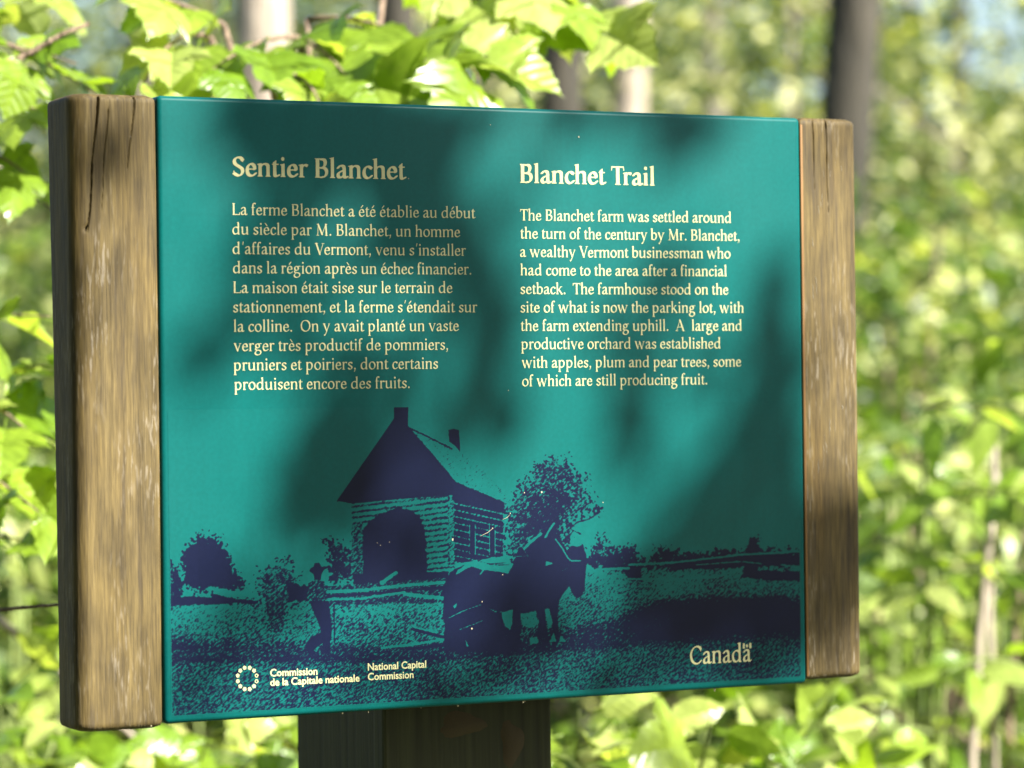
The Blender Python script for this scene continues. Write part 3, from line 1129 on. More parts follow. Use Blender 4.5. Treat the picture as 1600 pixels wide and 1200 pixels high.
# grassy field below the horizon
horizon = lin(U, [(250, 935), (420, 930), (700, 905), (940, 892), (1270, 868)])
edge = np.clip((Vv - horizon + 5 * NZ2 * 2) / 3 + 0.5, 0, 1)
shade_line = lin(U, [(250, 1026), (700, 1021), (1000, 1000), (1270, 985)])
band_top = lin(U, [(250, 988), (640, 1005), (930, 968), (1030, 930), (1100, 928), (1270, 925)])
tf = 0.33 + 0.16 * np.clip((Vv - horizon) / 60, 0, 1) + 0.28 * NZ3
tf = tf + 0.22 * np.clip((Vv - band_top) / 22, 0, 1)
dark_right = np.clip((U - 960) / 80, 0, 1) * np.clip((Vv - band_top) / 16, 0, 1)
tf = np.maximum(tf, 0.55 + 0.5 * dark_right * 1.0 * (dark_right > 0.02)) * 1.0 if False else tf + 0.22 * dark_right
gf = np.full(shape, 0.55)
below = np.clip((Vv - shade_line) / 2 + 0.5, 0, 1)
near = np.exp(-((Vv - shade_line - 4) / 7.0) ** 2)
tb = 0.53 + 0.13 * near + 0.14 * NZ3 + 0.05 * NZ1
tf = tf * (1 - below) + tb * below
gf = gf * (1 - below) + 0.42 * below
tone_f = tone_f * (1 - edge) + tf * edge
grain_f = grain_f * (1 - edge) + gf * edge
# far left dark strip and ground line
fill([(258, 1015), (560, 1012), (720, 1006), (720, 1024), (560, 1024), (258, 1026)], 0.60, 0.42, 3)

# left bushes and tree
leafy(z5([(20, 610), (45, 620), (75, 650), (90, 720), (75, 770), (20, 770)]), 0.55, 0.3, 6, 5, 30, 1)
leafy(z5([(78, 690), (70, 600), (95, 562), (118, 540), (133, 518), (150, 532), (185, 530), (215, 545), (238, 585), (258, 640), (298, 690), (290, 712), (230, 715), (168, 722), (120, 722)]), 0.70, 0.30, 5, 4, 150, 2)
fill(z5([(20, 742), (120, 738), (250, 742), (250, 765), (120, 764), (20, 772)]), 0.85, 0.25, 2.5)
stroke(z5([(170, 708), (240, 722), (350, 738)]), 4.5, 0.08, 0.2, 1.2)
stroke(z5([(180, 732), (260, 752), (350, 760)]), 5, 0.9, 0.1, 1.2)
# shrubs by the man, between fence rails
leafy(z5([(330, 700), (345, 640), (400, 632), (420, 600), (455, 602), (465, 640), (480, 660), (488, 700), (485, 770), (440, 790), (425, 850), (375, 850), (368, 770), (335, 760)]), 0.38, 0.45, 6, 5, 110, 3)
fill(z5([(365, 740), (430, 740), (425, 850), (375, 855)]), 0.58, 0.42, 4)
leafy(z5([(560, 545), (600, 540), (660, 560), (668, 600), (690, 600), (690, 690), (590, 690), (575, 640), (585, 590)]), 0.5, 0.35, 6, 5, 90, 4)
fill(z5([(440, 690), (520, 700), (520, 750), (450, 755)]), 0.85, 0.3, 4)
# right horizon bushes
leafy(z6([(430, 620), (500, 600), (520, 560), (545, 540), (570, 590), (600, 575), (660, 565), (685, 610), (700, 600), (710, 625), (740, 580), (790, 570), (820, 590), (900, 585), (1060, 580), (1075, 540), (1095, 545), (1105, 575), (1265, 585), (1265, 640), (1060, 640), (820, 660), (640, 665), (500, 650)]), 0.56, 0.35, 4, 4, 120, 5)
fill(z6([(800, 625), (1060, 600), (1265, 605), (1265, 640), (1050, 648), (800, 660)]), 0.9, 0.2, 3)
fill(z6([(1068, 545), (1092, 545), (1100, 680), (1030, 690), (1050, 640)]), 0.95, 0.15, 3)
fill(z6([(1060, 655), (1265, 665), (1265, 700), (1060, 690)]), 0.85, 0.3, 4)
fill(z6([(620, 640), (680, 640), (690, 700), (640, 700)]), 0.8, 0.3, 5)
stroke(z6([(488, 663), (560, 655), (640, 652)]), 3.2, 0.05, 0.15, 0.8)
stroke(z6([(640, 640), (800, 632), (1040, 604), (1262, 592)]), 2.6, 0.1, 0.15, 0.8)
stroke(z6([(640, 690), (820, 690), (960, 680), (1035, 655)]), 2.6, 0.15, 0.2, 0.8)
stroke(z6([(880, 640), (1040, 628), (1110, 636)]), 2.0, 0.2, 0.2, 0.8)
stroke(z6([(1180, 640), (1265, 650)]), 2.0, 0.25, 0.2, 0.8)

# tree behind the horses
leafy(z7([(330, 350), (395, 300), (425, 215), (520, 165), (535, 110), (600, 70), (660, 55), (735, 75), (760, 150), (845, 165), (850, 250), (870, 330), (925, 355), (900, 410), (835, 400), (755, 450), (735, 560), (720, 660), (400, 700), (330, 620), (350, 480)]), 0.40, 0.50, 7, 5, 260, 6)
leafy(z7([(480, 330), (600, 250), (680, 210), (760, 300), (700, 420), (710, 620), (560, 640), (480, 560), (440, 430)]), 0.56, 0.45, 8, 8, 90, 7)
stroke(z7([(720, 500), (780, 450), (850, 430), (905, 395)]), 2.0, 0.9, 0.3, 1.0)
stroke(z7([(700, 560), (760, 500), (800, 520)]), 2.5, 0.9, 0.3, 1.0)
fill(z7([(890, 355), (920, 345), (925, 390), (895, 400)]), 0.8, 0.4, 2)
leafy(z7([(900, 560), (930, 535), (955, 560), (970, 620), (900, 640)]), 0.5, 0.35, 4, 4, 30, 8)

# house: roof side (stippled), front gable, walls
fill(z5([(865, 150), (1040, 232), (1090, 260), (1222, 400), (1215, 420), (1040, 358)]), 0.34, 0.42, 2)
fill(z5([(865, 150), (960, 190), (1000, 260), (1010, 330), (880, 190)]), 0.34, 0.40, 2)
fr = region(np.array(z5([(663, 412), (1025, 378), (1025, 690), (690, 700), (663, 690)])), 1.0)
rows = np.sin((Vv - lin(U, [(549, 790), (711, 771)])) * 2 * math.pi / 8.6 + 1.2 * NZ1)
a = np.clip(0.5 - fr / 1.8, 0, 1)
tone_f = tone_f * (1 - a) + a * np.clip(0.43 + 0.20 * rows + 0.25 * NZ1, 0, 1)
grain_f = grain_f * (1 - a) + a * 0.34
# right wall logs (dark with broken light chinks)
wr = region(np.array(z6([(20, 345), (195, 418), (195, 610), (0, 640), (0, 360)])), 1.0)
ph = (Vv - lin(U, [(709, 771), (786, 788)])) / 10.2
chink = (np.abs((ph % 1.0) - 0.5) < 0.13) & (Vv > lin(U, [(709, 778), (786, 800)]))
a = np.clip(0.5 - wr / 1.8, 0, 1)
tone_f = tone_f * (1 - a) + a * np.where(chink, 0.40 + 0.5 * NZ1, 0.90)
grain_f = grain_f * (1 - a) + a * np.where(chink, 0.45, 0.22)
fill(z6([(0, 350), (20, 345), (25, 620), (0, 640)]), 0.45, 0.5, 3)
for xw in (742.6 - 9, 742.6, 764.6, 773.6):
    stroke([(xw, 820), (xw, 866)], 1.5, 0.2, 0.3, 0.4)
fill([(734.5, 822), (741.5, 822), (741.5, 864), (734.5, 864)], 0.95, 0.1)
fill([(766, 826), (772, 826), (772, 866), (766, 866)], 0.95, 0.1)
# eave band
fill(z6([(0, 322), (45, 368), (195, 418), (200, 438), (20, 392), (0, 385)]), 1.0, 0.0, 0.4)
# gable
fill([(616, 655), (639, 668), (680, 715), (718, 760), (712, 772), (640, 778), (549, 787), (527, 783)], 0.92, 0.30, 0.6)
fill([(640, 730), (700, 762), (706, 770), (640, 775)], 0.88, 0.35, 2)
stroke([(616, 655), (527, 783)], 2.2, 1.0)
stroke([(637, 667), (706, 701)], 2.0, 0.85, 0.4, 0.6)
fill([(615.4, 632.4), (625, 631), (638, 632.6), (637, 676), (615, 661)], 1.0, 0.05, 0.5)
fill([(700, 671.5), (708, 670), (717, 672), (719, 706), (711, 697), (702, 690)], 1.0, 0.05, 0.5)
# dark doorway / shed shadow
fill([(567, 828), (580, 812), (592, 805), (607, 798), (623, 793), (641, 798), (655, 807), (662, 822), (664, 836), (667, 888), (656, 912), (563, 915)], 0.96, 0.22, 3.0)
fill([(549, 820), (568, 812), (568, 900), (549, 900)], 0.55, 0.5, 3)
fill([(552, 898), (600, 895), (700, 893), (700, 912), (552, 914)], 0.85, 0.3, 2)

# rails of the middle fence
fill(z5([(575, 700), (1000, 672), (1000, 760), (575, 770)]), 0.60, 0.45, 3)
stroke(z5([(580, 722), (700, 716), (840, 700), (1000, 688)]), 3.6, 0.03, 0.1, 0.9)
stroke(z5([(580, 738), (800, 722), (1000, 704)]), 2.2, 0.95, 0.1, 0.7)
stroke(z5([(580, 748), (700, 745), (850, 722)]), 2.6, 0.1, 0.15, 0.7)
stroke(z5([(770, 690), (820, 655)]), 6, 0.1, 0.2, 1.0)
stroke(z5([(850, 730), (1000, 745)]), 5, 0.2, 0.35, 1.2)
# man in a hat walking behind the plough
fill(z5([(518, 650), (522, 640), (533, 634), (536, 622), (552, 620), (560, 634), (574, 640), (566, 650), (560, 662), (558, 680), (536, 680), (532, 660)]), 1.0, 0.0, 0.3)
fill(z5([(512, 690), (535, 678), (572, 684), (580, 740), (580, 765), (520, 765), (510, 745)]), 0.60, 0.5, 0.6)
fill(z5([(520, 755), (582, 755), (590, 800), (596, 855), (584, 932), (568, 934), (564, 866), (546, 820), (530, 780)]), 1.0, 0.0, 0.4)
fill(z5([(566, 860), (540, 872), (518, 886), (510, 905), (516, 936), (530, 938), (530, 908), (560, 902), (572, 880)]), 1.0, 0.0, 0.4)
stroke(z5([(604, 770), (606, 900)]), 1.3, 0.9, 0.2, 0.3)
stroke(z5([(500, 700), (470, 740)]), 5, 0.95, 0.2, 1.0)
# plough and traces
stroke(z5([(770, 916), (900, 902), (1000, 882)]), 2.4, 0.05, 0.1, 0.6)
stroke(z5([(880, 852), (960, 872), (1005, 884)]), 3.6, 0.95, 0.1, 0.6)
stroke(z5([(885, 845), (960, 864)]), 1.6, 0.1, 0.1, 0.5)
stroke(z5([(860, 920), (1000, 905)]), 3.0, 0.9, 0.1, 0.8)

# horses
fill(z7([(-30, 1010), (-20, 820), (0, 775), (40, 735), (110, 700), (400, 690), (415, 640), (450, 600), (560, 520), (580, 480), (605, 490), (640, 445), (655, 540), (700, 585), (720, 620), (745, 590), (790, 595), (815, 580), (835, 640), (840, 700), (832, 760), (822, 860), (805, 895), (780, 905), (757, 885), (735, 830), (700, 870), (668, 930), (660, 1010), (668, 1110), (700, 1170), (640, 1172), (632, 1060), (610, 975), (585, 975), (590, 1060), (600, 1140), (530, 1160), (550, 1060), (530, 985), (440, 1000), (435, 1180), (370, 1180), (390, 990), (320, 1000), (250, 975), (200, 1060), (190, 1190), (60, 1200), (0, 1100)]), 1.0, 0.06, 1.0)
fill(z7([(-20, 975), (240, 985), (330, 1010), (420, 1170), (440, 1180), (440, 1230), (-20, 1230)]), 0.80, 0.42, 2)
fill(z7([(325, 995), (390, 978), (388, 1060), (372, 1098), (345, 1075), (328, 1035)]), 0.10, 0.35, 0.8)
fill(z7([(440, 1000), (530, 990), (535, 1040), (520, 1085), (455, 1075), (435, 1030)]), 0.30, 0.5, 1.2)
fill(z7([(582, 972), (612, 972), (632, 1055), (605, 1095), (595, 1030)]), 0.18, 0.4, 0.8)
fill(z7([(490, 1150), (540, 1140), (550, 1180), (500, 1190)]), 0.25, 0.5, 1.2)
fill(z7([(640, 1115), (655, 1170), (615, 1172)]), 0.1, 0.3, 0.8)
fill(z7([(678, 1130), (710, 1170), (672, 1172)]), 0.1, 0.3, 0.8)
fill(z7([(40, 770), (60, 738), (110, 700), (180, 680), (250, 698), (330, 698), (375, 690), (398, 702), (362, 762), (320, 750), (222, 740), (195, 772), (188, 765), (205, 738), (140, 716), (85, 748)]), 0.16, 0.35, 0.8)
stroke(z7([(180, 682), (260, 705), (370, 708)]), 1.4, 0.9, 0.2, 0.3)
stroke(z7([(462, 606), (510, 560), (562, 520)]), 4.2, 0.12, 0.2, 0.8)
stroke(z7([(588, 540), (610, 500), (640, 456)]), 3.2, 0.1, 0.2, 0.6)
stroke(z7([(650, 552), (690, 605), (725, 665), (745, 682), (800, 682)]), 2.4, 0.12, 0.2, 0.5)
stroke(z7([(735, 682), (725, 725), (690, 742)]), 1.0, 0.3, 0.2, 0.3)
stroke(z7([(436, 580), (452, 606), (485, 655), (415, 655)]), 1.3, 0.25, 0.2, 0.3)
fill(z7([(592, 682), (640, 698), (588, 714)]), 0.05, 0.0, 0.3)
stroke(z7([(0, 1030), (90, 985), (205, 945)]), 1.2, 0.15, 0.2, 0.3)
stroke(z7([(75, 1095), (150, 1068), (215, 1040)]), 1.0, 0.25, 0.2, 0.3)
fill(z7([(30, 955), (55, 935), (50, 960), (38, 970)]), 0.1, 0.2, 0.4)
stroke(z7([(250, 972), (290, 988), (325, 992)]), 1.3, 0.2, 0.2, 0.3)
stroke(z7([(525, 980), (548, 1020), (548, 1060)]), 1.0, 0.3, 0.2, 0.3)
fill(z7([(105, 1160), (125, 1200), (112, 1200)]), 0.1, 0.1, 0.4)

mar = (np.minimum.reduce([GX - gx[0], gx[-1] - GX, GZ - gz[0], gz[-1] - GZ]) > 0.0006)
tone_f = np.where(mar, tone_f, 0)
grain_f = np.where(mar, grain_f, 0)
ny_, nx_ = shape
V = np.stack([GX.ravel(), np.full(GX.size, -0.00016), GZ.ravel()], 1)
I = np.arange(nx_ * ny_).reshape(ny_, nx_)
Fq = np.stack([I[:-1, :-1].ravel(), I[:-1, 1:].ravel(), I[1:, 1:].ravel(), I[1:, :-1].ravel()], 1)
me = mesh_np('printed_picture', V, Fq, M_PRINT, True)
for nm, arr in (('tone', tone_f), ('grain', grain_f)):
    at_ = me.attributes.new(nm, 'FLOAT', 'POINT')
    at_.data.foreach_set('value', arr.ravel().astype(np.float32))
link('printed_picture', me, panel, label='navy print of a log house, a man and a team of horses')

# chips and specks in the enamel
rs = random.Random(21)
parts = []
for (px, py, r_) in [(819, 770, 1.3), (846, 769, 1.8), (797, 802, 1.0), (737, 982, 1.8), (753, 940, 1.2), (785, 898, 1.2), (707, 843, 2.2), (769, 825, 1.0),
                     (904, 214, 1.8), (594, 852, 0.9), (608, 847, 0.8), (589, 848, .8), (794, 610, 1.0), (817, 540, .9), (942, 785, 1.0), (638, 279, 1.1), (766, 195, .9)]:
    n = 9
    c0 = on_panel(px, py)
    rad = r_ * 0.00045
    o = [(c0[0], -0.0005, c0[2])] + [(c0[0] + rad * rs.uniform(.6, 1.1) * math.cos(2 * math.pi * k / n), -0.0005, c0[2] + rad * rs.uniform(.7, 1.3) * math.sin(2 * math.pi * k / n)) for k in range(n)]
    parts.append((o, [(0, 1 + k, 1 + (k + 1) % n) for k in range(n)]))
for a_, b_, wd in (((750, 838), (771, 825), 0.0002), ((785, 812), (797, 804), 0.0002)):
    parts.append(tube([on_panel(*a_, -0.001), on_panel((a_[0] + b_[0]) / 2 + 1, (a_[1] + b_[1]) / 2 + 1, -0.001), on_panel(*b_, -0.001)], [wd * .3, wd, wd * .5], 4))
V, Fc = join(parts)
link('paint_chip', mesh_from('paint_chip', V, Fc, M_CHIP), panel, kind='stuff')

# dirt grains and drips along the lower edges
parts = []
for _ in range(12):
    px = rs.choice([rs.uniform(205, 250), rs.uniform(330, 1240)])
    py = (1137 - (px - 100) * 0.02) if px < 252 else 1133 - (px - 256) * 0.0648
    c0 = on_panel(px, py - 0.6, 0.004)
    rad = rs.uniform(0.0004, 0.0011)
    parts.append(tube([c0 + np.array([0, 0, rad]), c0, c0 - np.array([0, 0, rad * rs.uniform(.6, 2.4)])], [rad * .5, rad, rad * .3], 5))
V, Fc = join(parts)
link('dirt_grain', mesh_from('dirt_grain', V, Fc, M_CHIP), sign, kind='stuff')


# ------------------------------------------------------------------ leaves
def leaf_mesh(name, half, teeth, fold, droop, seed, mat, petiole=0.4):
    rg = random.Random(seed)
    pts = []
    for i in range(len(half) - 1):
        (xa, ya), (xb, yb) = half[i], half[i + 1]
        pts.append((xa, ya))
        mx, my = (xa + xb) / 2, (ya + yb) / 2
        dx, dy = xb - xa, yb - ya
        Ln = math.hypot(dx, dy) or 1
        nx_, ny_ = dy / Ln, -dx / Ln
        pts.append((mx - nx_ * teeth * 0.6, my - ny_ * teeth * 0.6))
    pts.append(half[-1])
    n = len(pts)
    V, Fc = [], []
    f1, f2 = rg.uniform(0, 6), rg.uniform(0, 6)

    def zz(x, y):
        return (fold * abs(x) - droop * y * y + 0.035 * math.sin(7 * y + f1) * abs(x) * 3 +
                0.03 * math.sin(9 * abs(x) + f2 + (2 if x > 0 else 0)) * min(1, abs(x) * 4) - 0.12 * x * x)
    mid = []
    for i, (x, y) in enumerate(pts):
        ym = max(0.0, min(1.0, y - 0.25 * x)) if 0 < i < n - 1 else y
        mid.append(ym)
    for i in range(1, n):
        mid[i] = max(mid[i], mid[i - 1])
    mid[-1] = 1.0
    for s in (1, -1):
        o = len(V)
        for i, (x, y) in enumerate(pts):
            V.append((0, mid[i], zz(0, mid[i])))
            hx = s * x * 0.5
            V.append((hx, (y + mid[i]) / 2, zz(hx, (y + mid[i]) / 2)))
            jx = s * x * (1 + rg.uniform(-.04, .04))
            V.append((jx, y, zz(jx, y)))
        for i in range(n - 1):
            for k in (0, 1):
                q = (o + 3 * i + k, o + 3 * i + k + 1, o + 3 * (i + 1) + k + 1, o + 3 * (i + 1) + k)
                Fc.append(q if s > 0 else q[::-1])
    if petiole:
        v, f = tube([(0, -petiole, -0.06), (0, -petiole * .5, 0.015), (0, 0.02, 0)], [0.013, 0.011, 0.012], 4, False)
        o = len(V)
        V += [tuple(p) for p in v]
        Fc += [tuple(i + o for i in q) for q in f]
    me = mesh_from(name, V, Fc, mat, True)
    return me


MAPLE = [(0, 0), (.10, -.07), (.26, -.07), (.36, .0), (.40, .10), (.52, .18), (.60, .32), (.68, .50), (.56, .48), (.46, .50), (.37, .48), (.38, .58), (.34, .70), (.24, .76), (.16, .88), (.06, .94), (0, 1.04)]
OVAL = [(0, 0), (.12, .03), (.23, .13), (.30, .30), (.31, .45), (.26, .62), (.18, .76), (.10, .88), (.03, .97), (0, 1.02)]
LANCE = [(0, 0), (.08, .05), (.16, .18), (.20, .38), (.18, .58), (.12, .76), (.05, .92), (0, 1.0)]
ML = [leaf_mesh('maple_leaf', MAPLE, 0.035, 0.22 * f, d, i, M_LEAF) for i, (f, d) in enumerate([(1, .25), (-.3, .45), (1.8, .15), (.4, .7)])]
OL = [leaf_mesh('oval_leaf', OVAL, 0.018, f, d, 10 + i, M_LEAF) for i, (f, d) in enumerate([(.3, .2), (.1, .45), (-.15, .3)])]
BL = [leaf_mesh('beech_leaf', LANCE, 0.008, f, d, 20 + i, M_LEAF2, 0.15) for i, (f, d) in enumerate([(.3, .2), (.05, .5), (.5, .1)])]
VIEW = Vector((-fwd[0], -fwd[1], -fwd[2]))


def rv(rg, s):
    return Vector((rg.gauss(0, s), rg.gauss(0, s), rg.gauss(0, s)))


def put_leaf(parent, base, mesh, pos, axis, normal, size, name='leaf'):
    y = Vector(axis).normalized()
    z = Vector(normal)
    z = (z - y * z.dot(y)).normalized()
    x = y.cross(z)
    o = bpy.data.objects.new(name, mesh)
    COL.objects.link(o)
    o.parent = parent
    M_ = Matrix((( x[0] * size, y[0] * size, z[0] * size, pos[0] - base[0]),
                 ( x[1] * size, y[1] * size, z[1] * size, pos[1] - base[1]),
                 ( x[2] * size, y[2] * size, z[2] * size, pos[2] - base[2]),
                 (0, 0, 0, 1)))
    o.matrix_local = M_
    return o


def plant(name, label, cat, base, sprays, meshes, seed, group=None, stem_mat=M_TWIG, up_bias=0.8, view_bias=0.35, stem_r=0.006, spread=0.7):
    """sprays: (start, end, leaf count, leaf size, sag); leaves sit alternately along each spray"""
    rg = random.Random(seed)
    t = thing(name, label, cat, base, group)
    B = Vector(base)
    stems = []
    for (s, e, n, size, sag) in sprays:
        s, e = Vector(tuple(map(float, s))), Vector(tuple(map(float, e)))
        mid = (s + e) / 2 + Vector((0, 0, sag)) + rv(rg, 0.01)
        pts = []
        for k in range(9):
            u = k / 8
            pts.append((1 - u) ** 2 * s + 2 * u * (1 - u) * mid + u * u * e)
        rr = 0.0035
        stems.append(([p - B for p in pts], [rr * (1 - 0.75 * k / 8) for k in range(9)]))
        d = (e - s).normalized()
        side = d.cross(Vector((0, 0, 1))).normalized()
        for k in range(n):
            u = (k + 0.6) / n
            p = (1 - u) ** 2 * s + 2 * u * (1 - u) * mid + u * u * e
            sg = 1 if k % 2 else -1
            ax = d * rg.uniform(0.3, 1.0) + side * sg * spread * rg.uniform(.6, 1.3) + Vector((0, 0, -rg.uniform(-.1, .55))) + rv(rg, .12)
            ax.normalize()
            nm = Vector((0, 0, 1)) * up_bias + VIEW * view_bias + rv(rg, .38)
            sz = size * rg.uniform(.7, 1.2)
            put_leaf(t, B, rg.choice(meshes), p + ax * 0.4 * sz * rg.uniform(.7, 1.2), ax, nm, sz)
    for pts, rd in stems:
        V, Fc = tube(pts, rd, 6)
        link('branch', mesh_from('branch', V, Fc, stem_mat, True), t)
    # main stem from the ground to the mean of the spray starts, then limbs to each start
    starts = [Vector(tuple(map(float, s[0]))) for s in sprays]
    cen = sum(starts, Vector((0, 0, 0))) / len(starts)
    top = Vector((0.5 * (B.x + cen.x), 0.5 * (B.y + cen.y), max(0.4, min(s.z for s in starts) - 0.25)))
    pts = [Vector((0, 0, -0.1)), (top - B) * 0.5 + Vector((0.02, 0.01, 0)), top - B]
    V, Fc = tube(pts, [stem_r * 1.5, stem_r * 1.2, stem_r], 8)
    link('stem', mesh_from('stem', V, Fc, stem_mat, True), t)
    done = set()
    for s in starts:
        key = tuple(round(c, 2) for c in s)
        if key in done:
            continue
        done.add(key)
        p = [top - B, (top - B) * 0.4 + (s - B) * 0.6 + Vector((0, 0, -0.05)), s - B]
        V, Fc = tube(p, [stem_r * .8, stem_r * .6, 0.0035], 6)
        link('limb', mesh_from('limb', V, Fc, stem_mat, True), t)
    return t


def A(px, py, d):
    return at(px, py, d)


def gr(px, d):
    p = at(px, 600, d)
    return (float(p[0]), float(p[1]), -0.05)


def A2(px, py, d):
    return at(px, py, d + 0.42)


# maple whose branches arch over the top of the panel
plant('maple_sapling', 'sunlit young maple arching its lobed leaves over the top edge of the sign', 'maple sapling', gr(560, 3.2), [
    (A2(350, 40, 3.0), A2(230, -10, 2.9), 6, 0.064, .02), (A2(470, 60, 3.0), A2(330, 110, 2.85), 5, 0.070, .03),
    (A2(470, 60, 3.0), A2(560, 140, 2.9), 5, 0.088, .03), (A2(480, 30, 3.05), A2(700, 90, 2.95), 8, 0.091, .03),
    (A2(640, 60, 3.0), A2(750, 125, 2.9), 4, 0.092, .03), (A2(680, 20, 3.1), A2(935, 45, 3.05), 8, 0.077, .05),
    (A2(600, -20, 3.1), A2(900, 40, 3.1), 8, 0.072, .03), (A2(330, 60, 2.95), A2(220, 140, 2.85), 5, 0.072, .03),
    (A2(420, 110, 2.9), A2(500, 170, 2.8), 4, 0.077, .02)], ML, 3)
plant('maple_sapling', 'maple shoot with drooping pale leaves at the top left corner of the left timber', 'maple sapling', gr(-60, 3.0), [
    (A2(-90, 60, 2.95), A2(150, 150, 2.85), 6, 0.077, .03), (A2(-90, 60, 2.95), A2(120, 100, 2.9), 5, 0.072, .03),
    (A2(-80, -20, 3.1), A2(110, 10, 3.1), 5, 0.062, .02), (A2(-80, 190, 3.0), A2(60, 170, 2.85), 4, 0.077, .02),
    (A2(-120, 230, 3.0), A2(70, 300, 2.9), 5, 0.062, .02)], ML, 9, group='maple shoots beside the left timber')
plant('maple_sapling', 'maple shoot with leaves at mid height close beside the left timber', 'maple sapling', gr(-140, 3.1), [
    (A2(-120, 500, 3.0), A2(80, 495, 2.85), 5, 0.068, .02), (A2(-120, 640, 3.0), A2(70, 570, 2.9), 5, 0.068, .02),
    (A2(-120, 620, 2.95), A2(60, 690, 2.85), 5, 0.077, .02), (A2(-100, 700, 2.9), A2(60, 800, 2.8), 5, 0.083, .02),
    (A2(-120, 760, 3.0), A2(70, 760, 2.95), 5, 0.062, .02), (A2(-120, 850, 3.0), A2(80, 860, 3.0), 5, 0.052, .02)], ML, 14, group='maple shoots beside the left timber')
plant('shrub', 'pale green leafy shrub below the bottom left corner of the sign', 'shrub', gr(200, 3.5), [
    (A2(60, 1230, 3.4), A2(-20, 1080, 3.3), 6, 0.063, .02), (A2(60, 1230, 3.4), A2(120, 1120, 3.2), 6, 0.063, .02),
    (A2(200, 1260, 3.4), A2(240, 1150, 3.2), 7, 0.068, .02), (A2(300, 1260, 3.4), A2(330, 1140, 3.1), 7, 0.072, .02),
    (A2(330, 1260, 3.4), A2(440, 1150, 3.3), 6, 0.063, .02), (A2(-60, 1150, 3.5), A2(90, 1000, 3.4), 8, 0.054, .02),
    (A2(400, 1280, 3.6), A2(250, 1180, 3.5), 8, 0.072, .02), (A2(60, 1230, 3.7), A2(100, 1060, 3.8), 8, 0.063, .02)], OL + ML[:2], 22, stem_mat=M_GREEN_STEM, up_bias=.6, view_bias=.5)
plant('shrub', 'bright shrub with large toothed leaves under the right half of the panel', 'shrub', gr(1000, 3.2), [
    (A2(900, 1280, 3.2), A2(905, 1110, 3.0), 5, 0.090, .02), (A2(960, 1280, 3.2), A2(1010, 1130, 3.1), 5, 0.081, .02),
    (A2(960, 1290, 3.1), A2(880, 1180, 2.95), 4, 0.090, .02), (A2(1080, 1280, 3.2), A2(1110, 1120, 3.0), 5, 0.090, .02),
    (A2(1080, 1280, 3.2), A2(1200, 1150, 3.1), 6, 0.072, .02), (A2(1180, 1290, 3.3), A2(1300, 1110, 3.2), 7, 0.072, .02),
    (A2(1000, 1270, 3.6), A2(960, 1090, 3.6), 8, 0.063, .02), (A2(1200, 1280, 3.6), A2(1150, 1090, 3.6), 9, 0.063, .02),
    (A2(1250, 1300, 3.3), A2(1380, 1160, 3.2), 7, 0.072, .02)], OL + ML[:1], 27, stem_mat=M_GREEN_STEM, up_bias=.5, view_bias=.6)

# layered saplings to the right of the sign
def layered(label, px, d, y0, y1, cnt, size, seed, w, n=9, mesh=BL, group='saplings growing to the right of the sign'):
    d += 0.7
    rg = random.Random(seed)
    sp = []
    for k in range(cnt):
        py = y0 + (y1 - y0) * (k + rg.random()) / cnt
        sg = -1 if k % 2 else 1
        dd = d + rg.uniform(-.25, .25)
        sx = px + rg.uniform(-40, 40)
        sp.append((A(sx, py, dd), A(sx + sg * w * rg.uniform(.6, 1.2), py + rg.uniform(-10, 60), dd + rg.uniform(-.4, .3)), n, size, .03))
    return plant('sapling', label, 'sapling', gr(px, d), sp, mesh, seed, group=group, stem_mat=M_GREEN_STEM, up_bias=.9, view_bias=.22, spread=.8, stem_r=.005)


layered('sapling nearest the right timber with layered drooping leaves', 1450, 4.0, 640, 1240, 11, .085, 31, 150)
layered('sapling with broad leaves at the right margin of the picture', 1620, 4.1, 420, 1200, 12, .085, 32, 150)
layered('sapling behind the lower right corner of the sign with small leaves', 1380, 5.2, 700, 1250, 12, .075, 33, 190)
layered('taller sapling standing back between the right timber and the picture margin', 1540, 5.6, 560, 1250, 14, .08, 34, 190)
layered('low sapling far back under the sign to the right of the post', 1080, 5.2, 1080, 1280, 7, .08, 35, 190, group='low saplings seen under the sign')
layered('low sapling far back under the sign to the left of the post', 330, 5.0, 1090, 1280, 7, .08, 36, 190, group='low saplings seen under the sign')
layered('sapling behind the left timber with small layered leaves', 20, 5.0, 820, 1240, 9, .075, 37, 150, group='low saplings seen under the sign')


# bare stems and dead branches
def stick(name, label, cat, pts, rads, mat=M_TWIG, group=None):
    P = [Vector(tuple(map(float, p))) for p in pts]
    base = P[0].copy()
    V, Fc = tube([p - base for p in P], rads, 8)
    o = link(name, mesh_from(name, V, Fc, mat, True), None, base, label=label, category=cat)
    if group:
        o['group'] = group
    return o


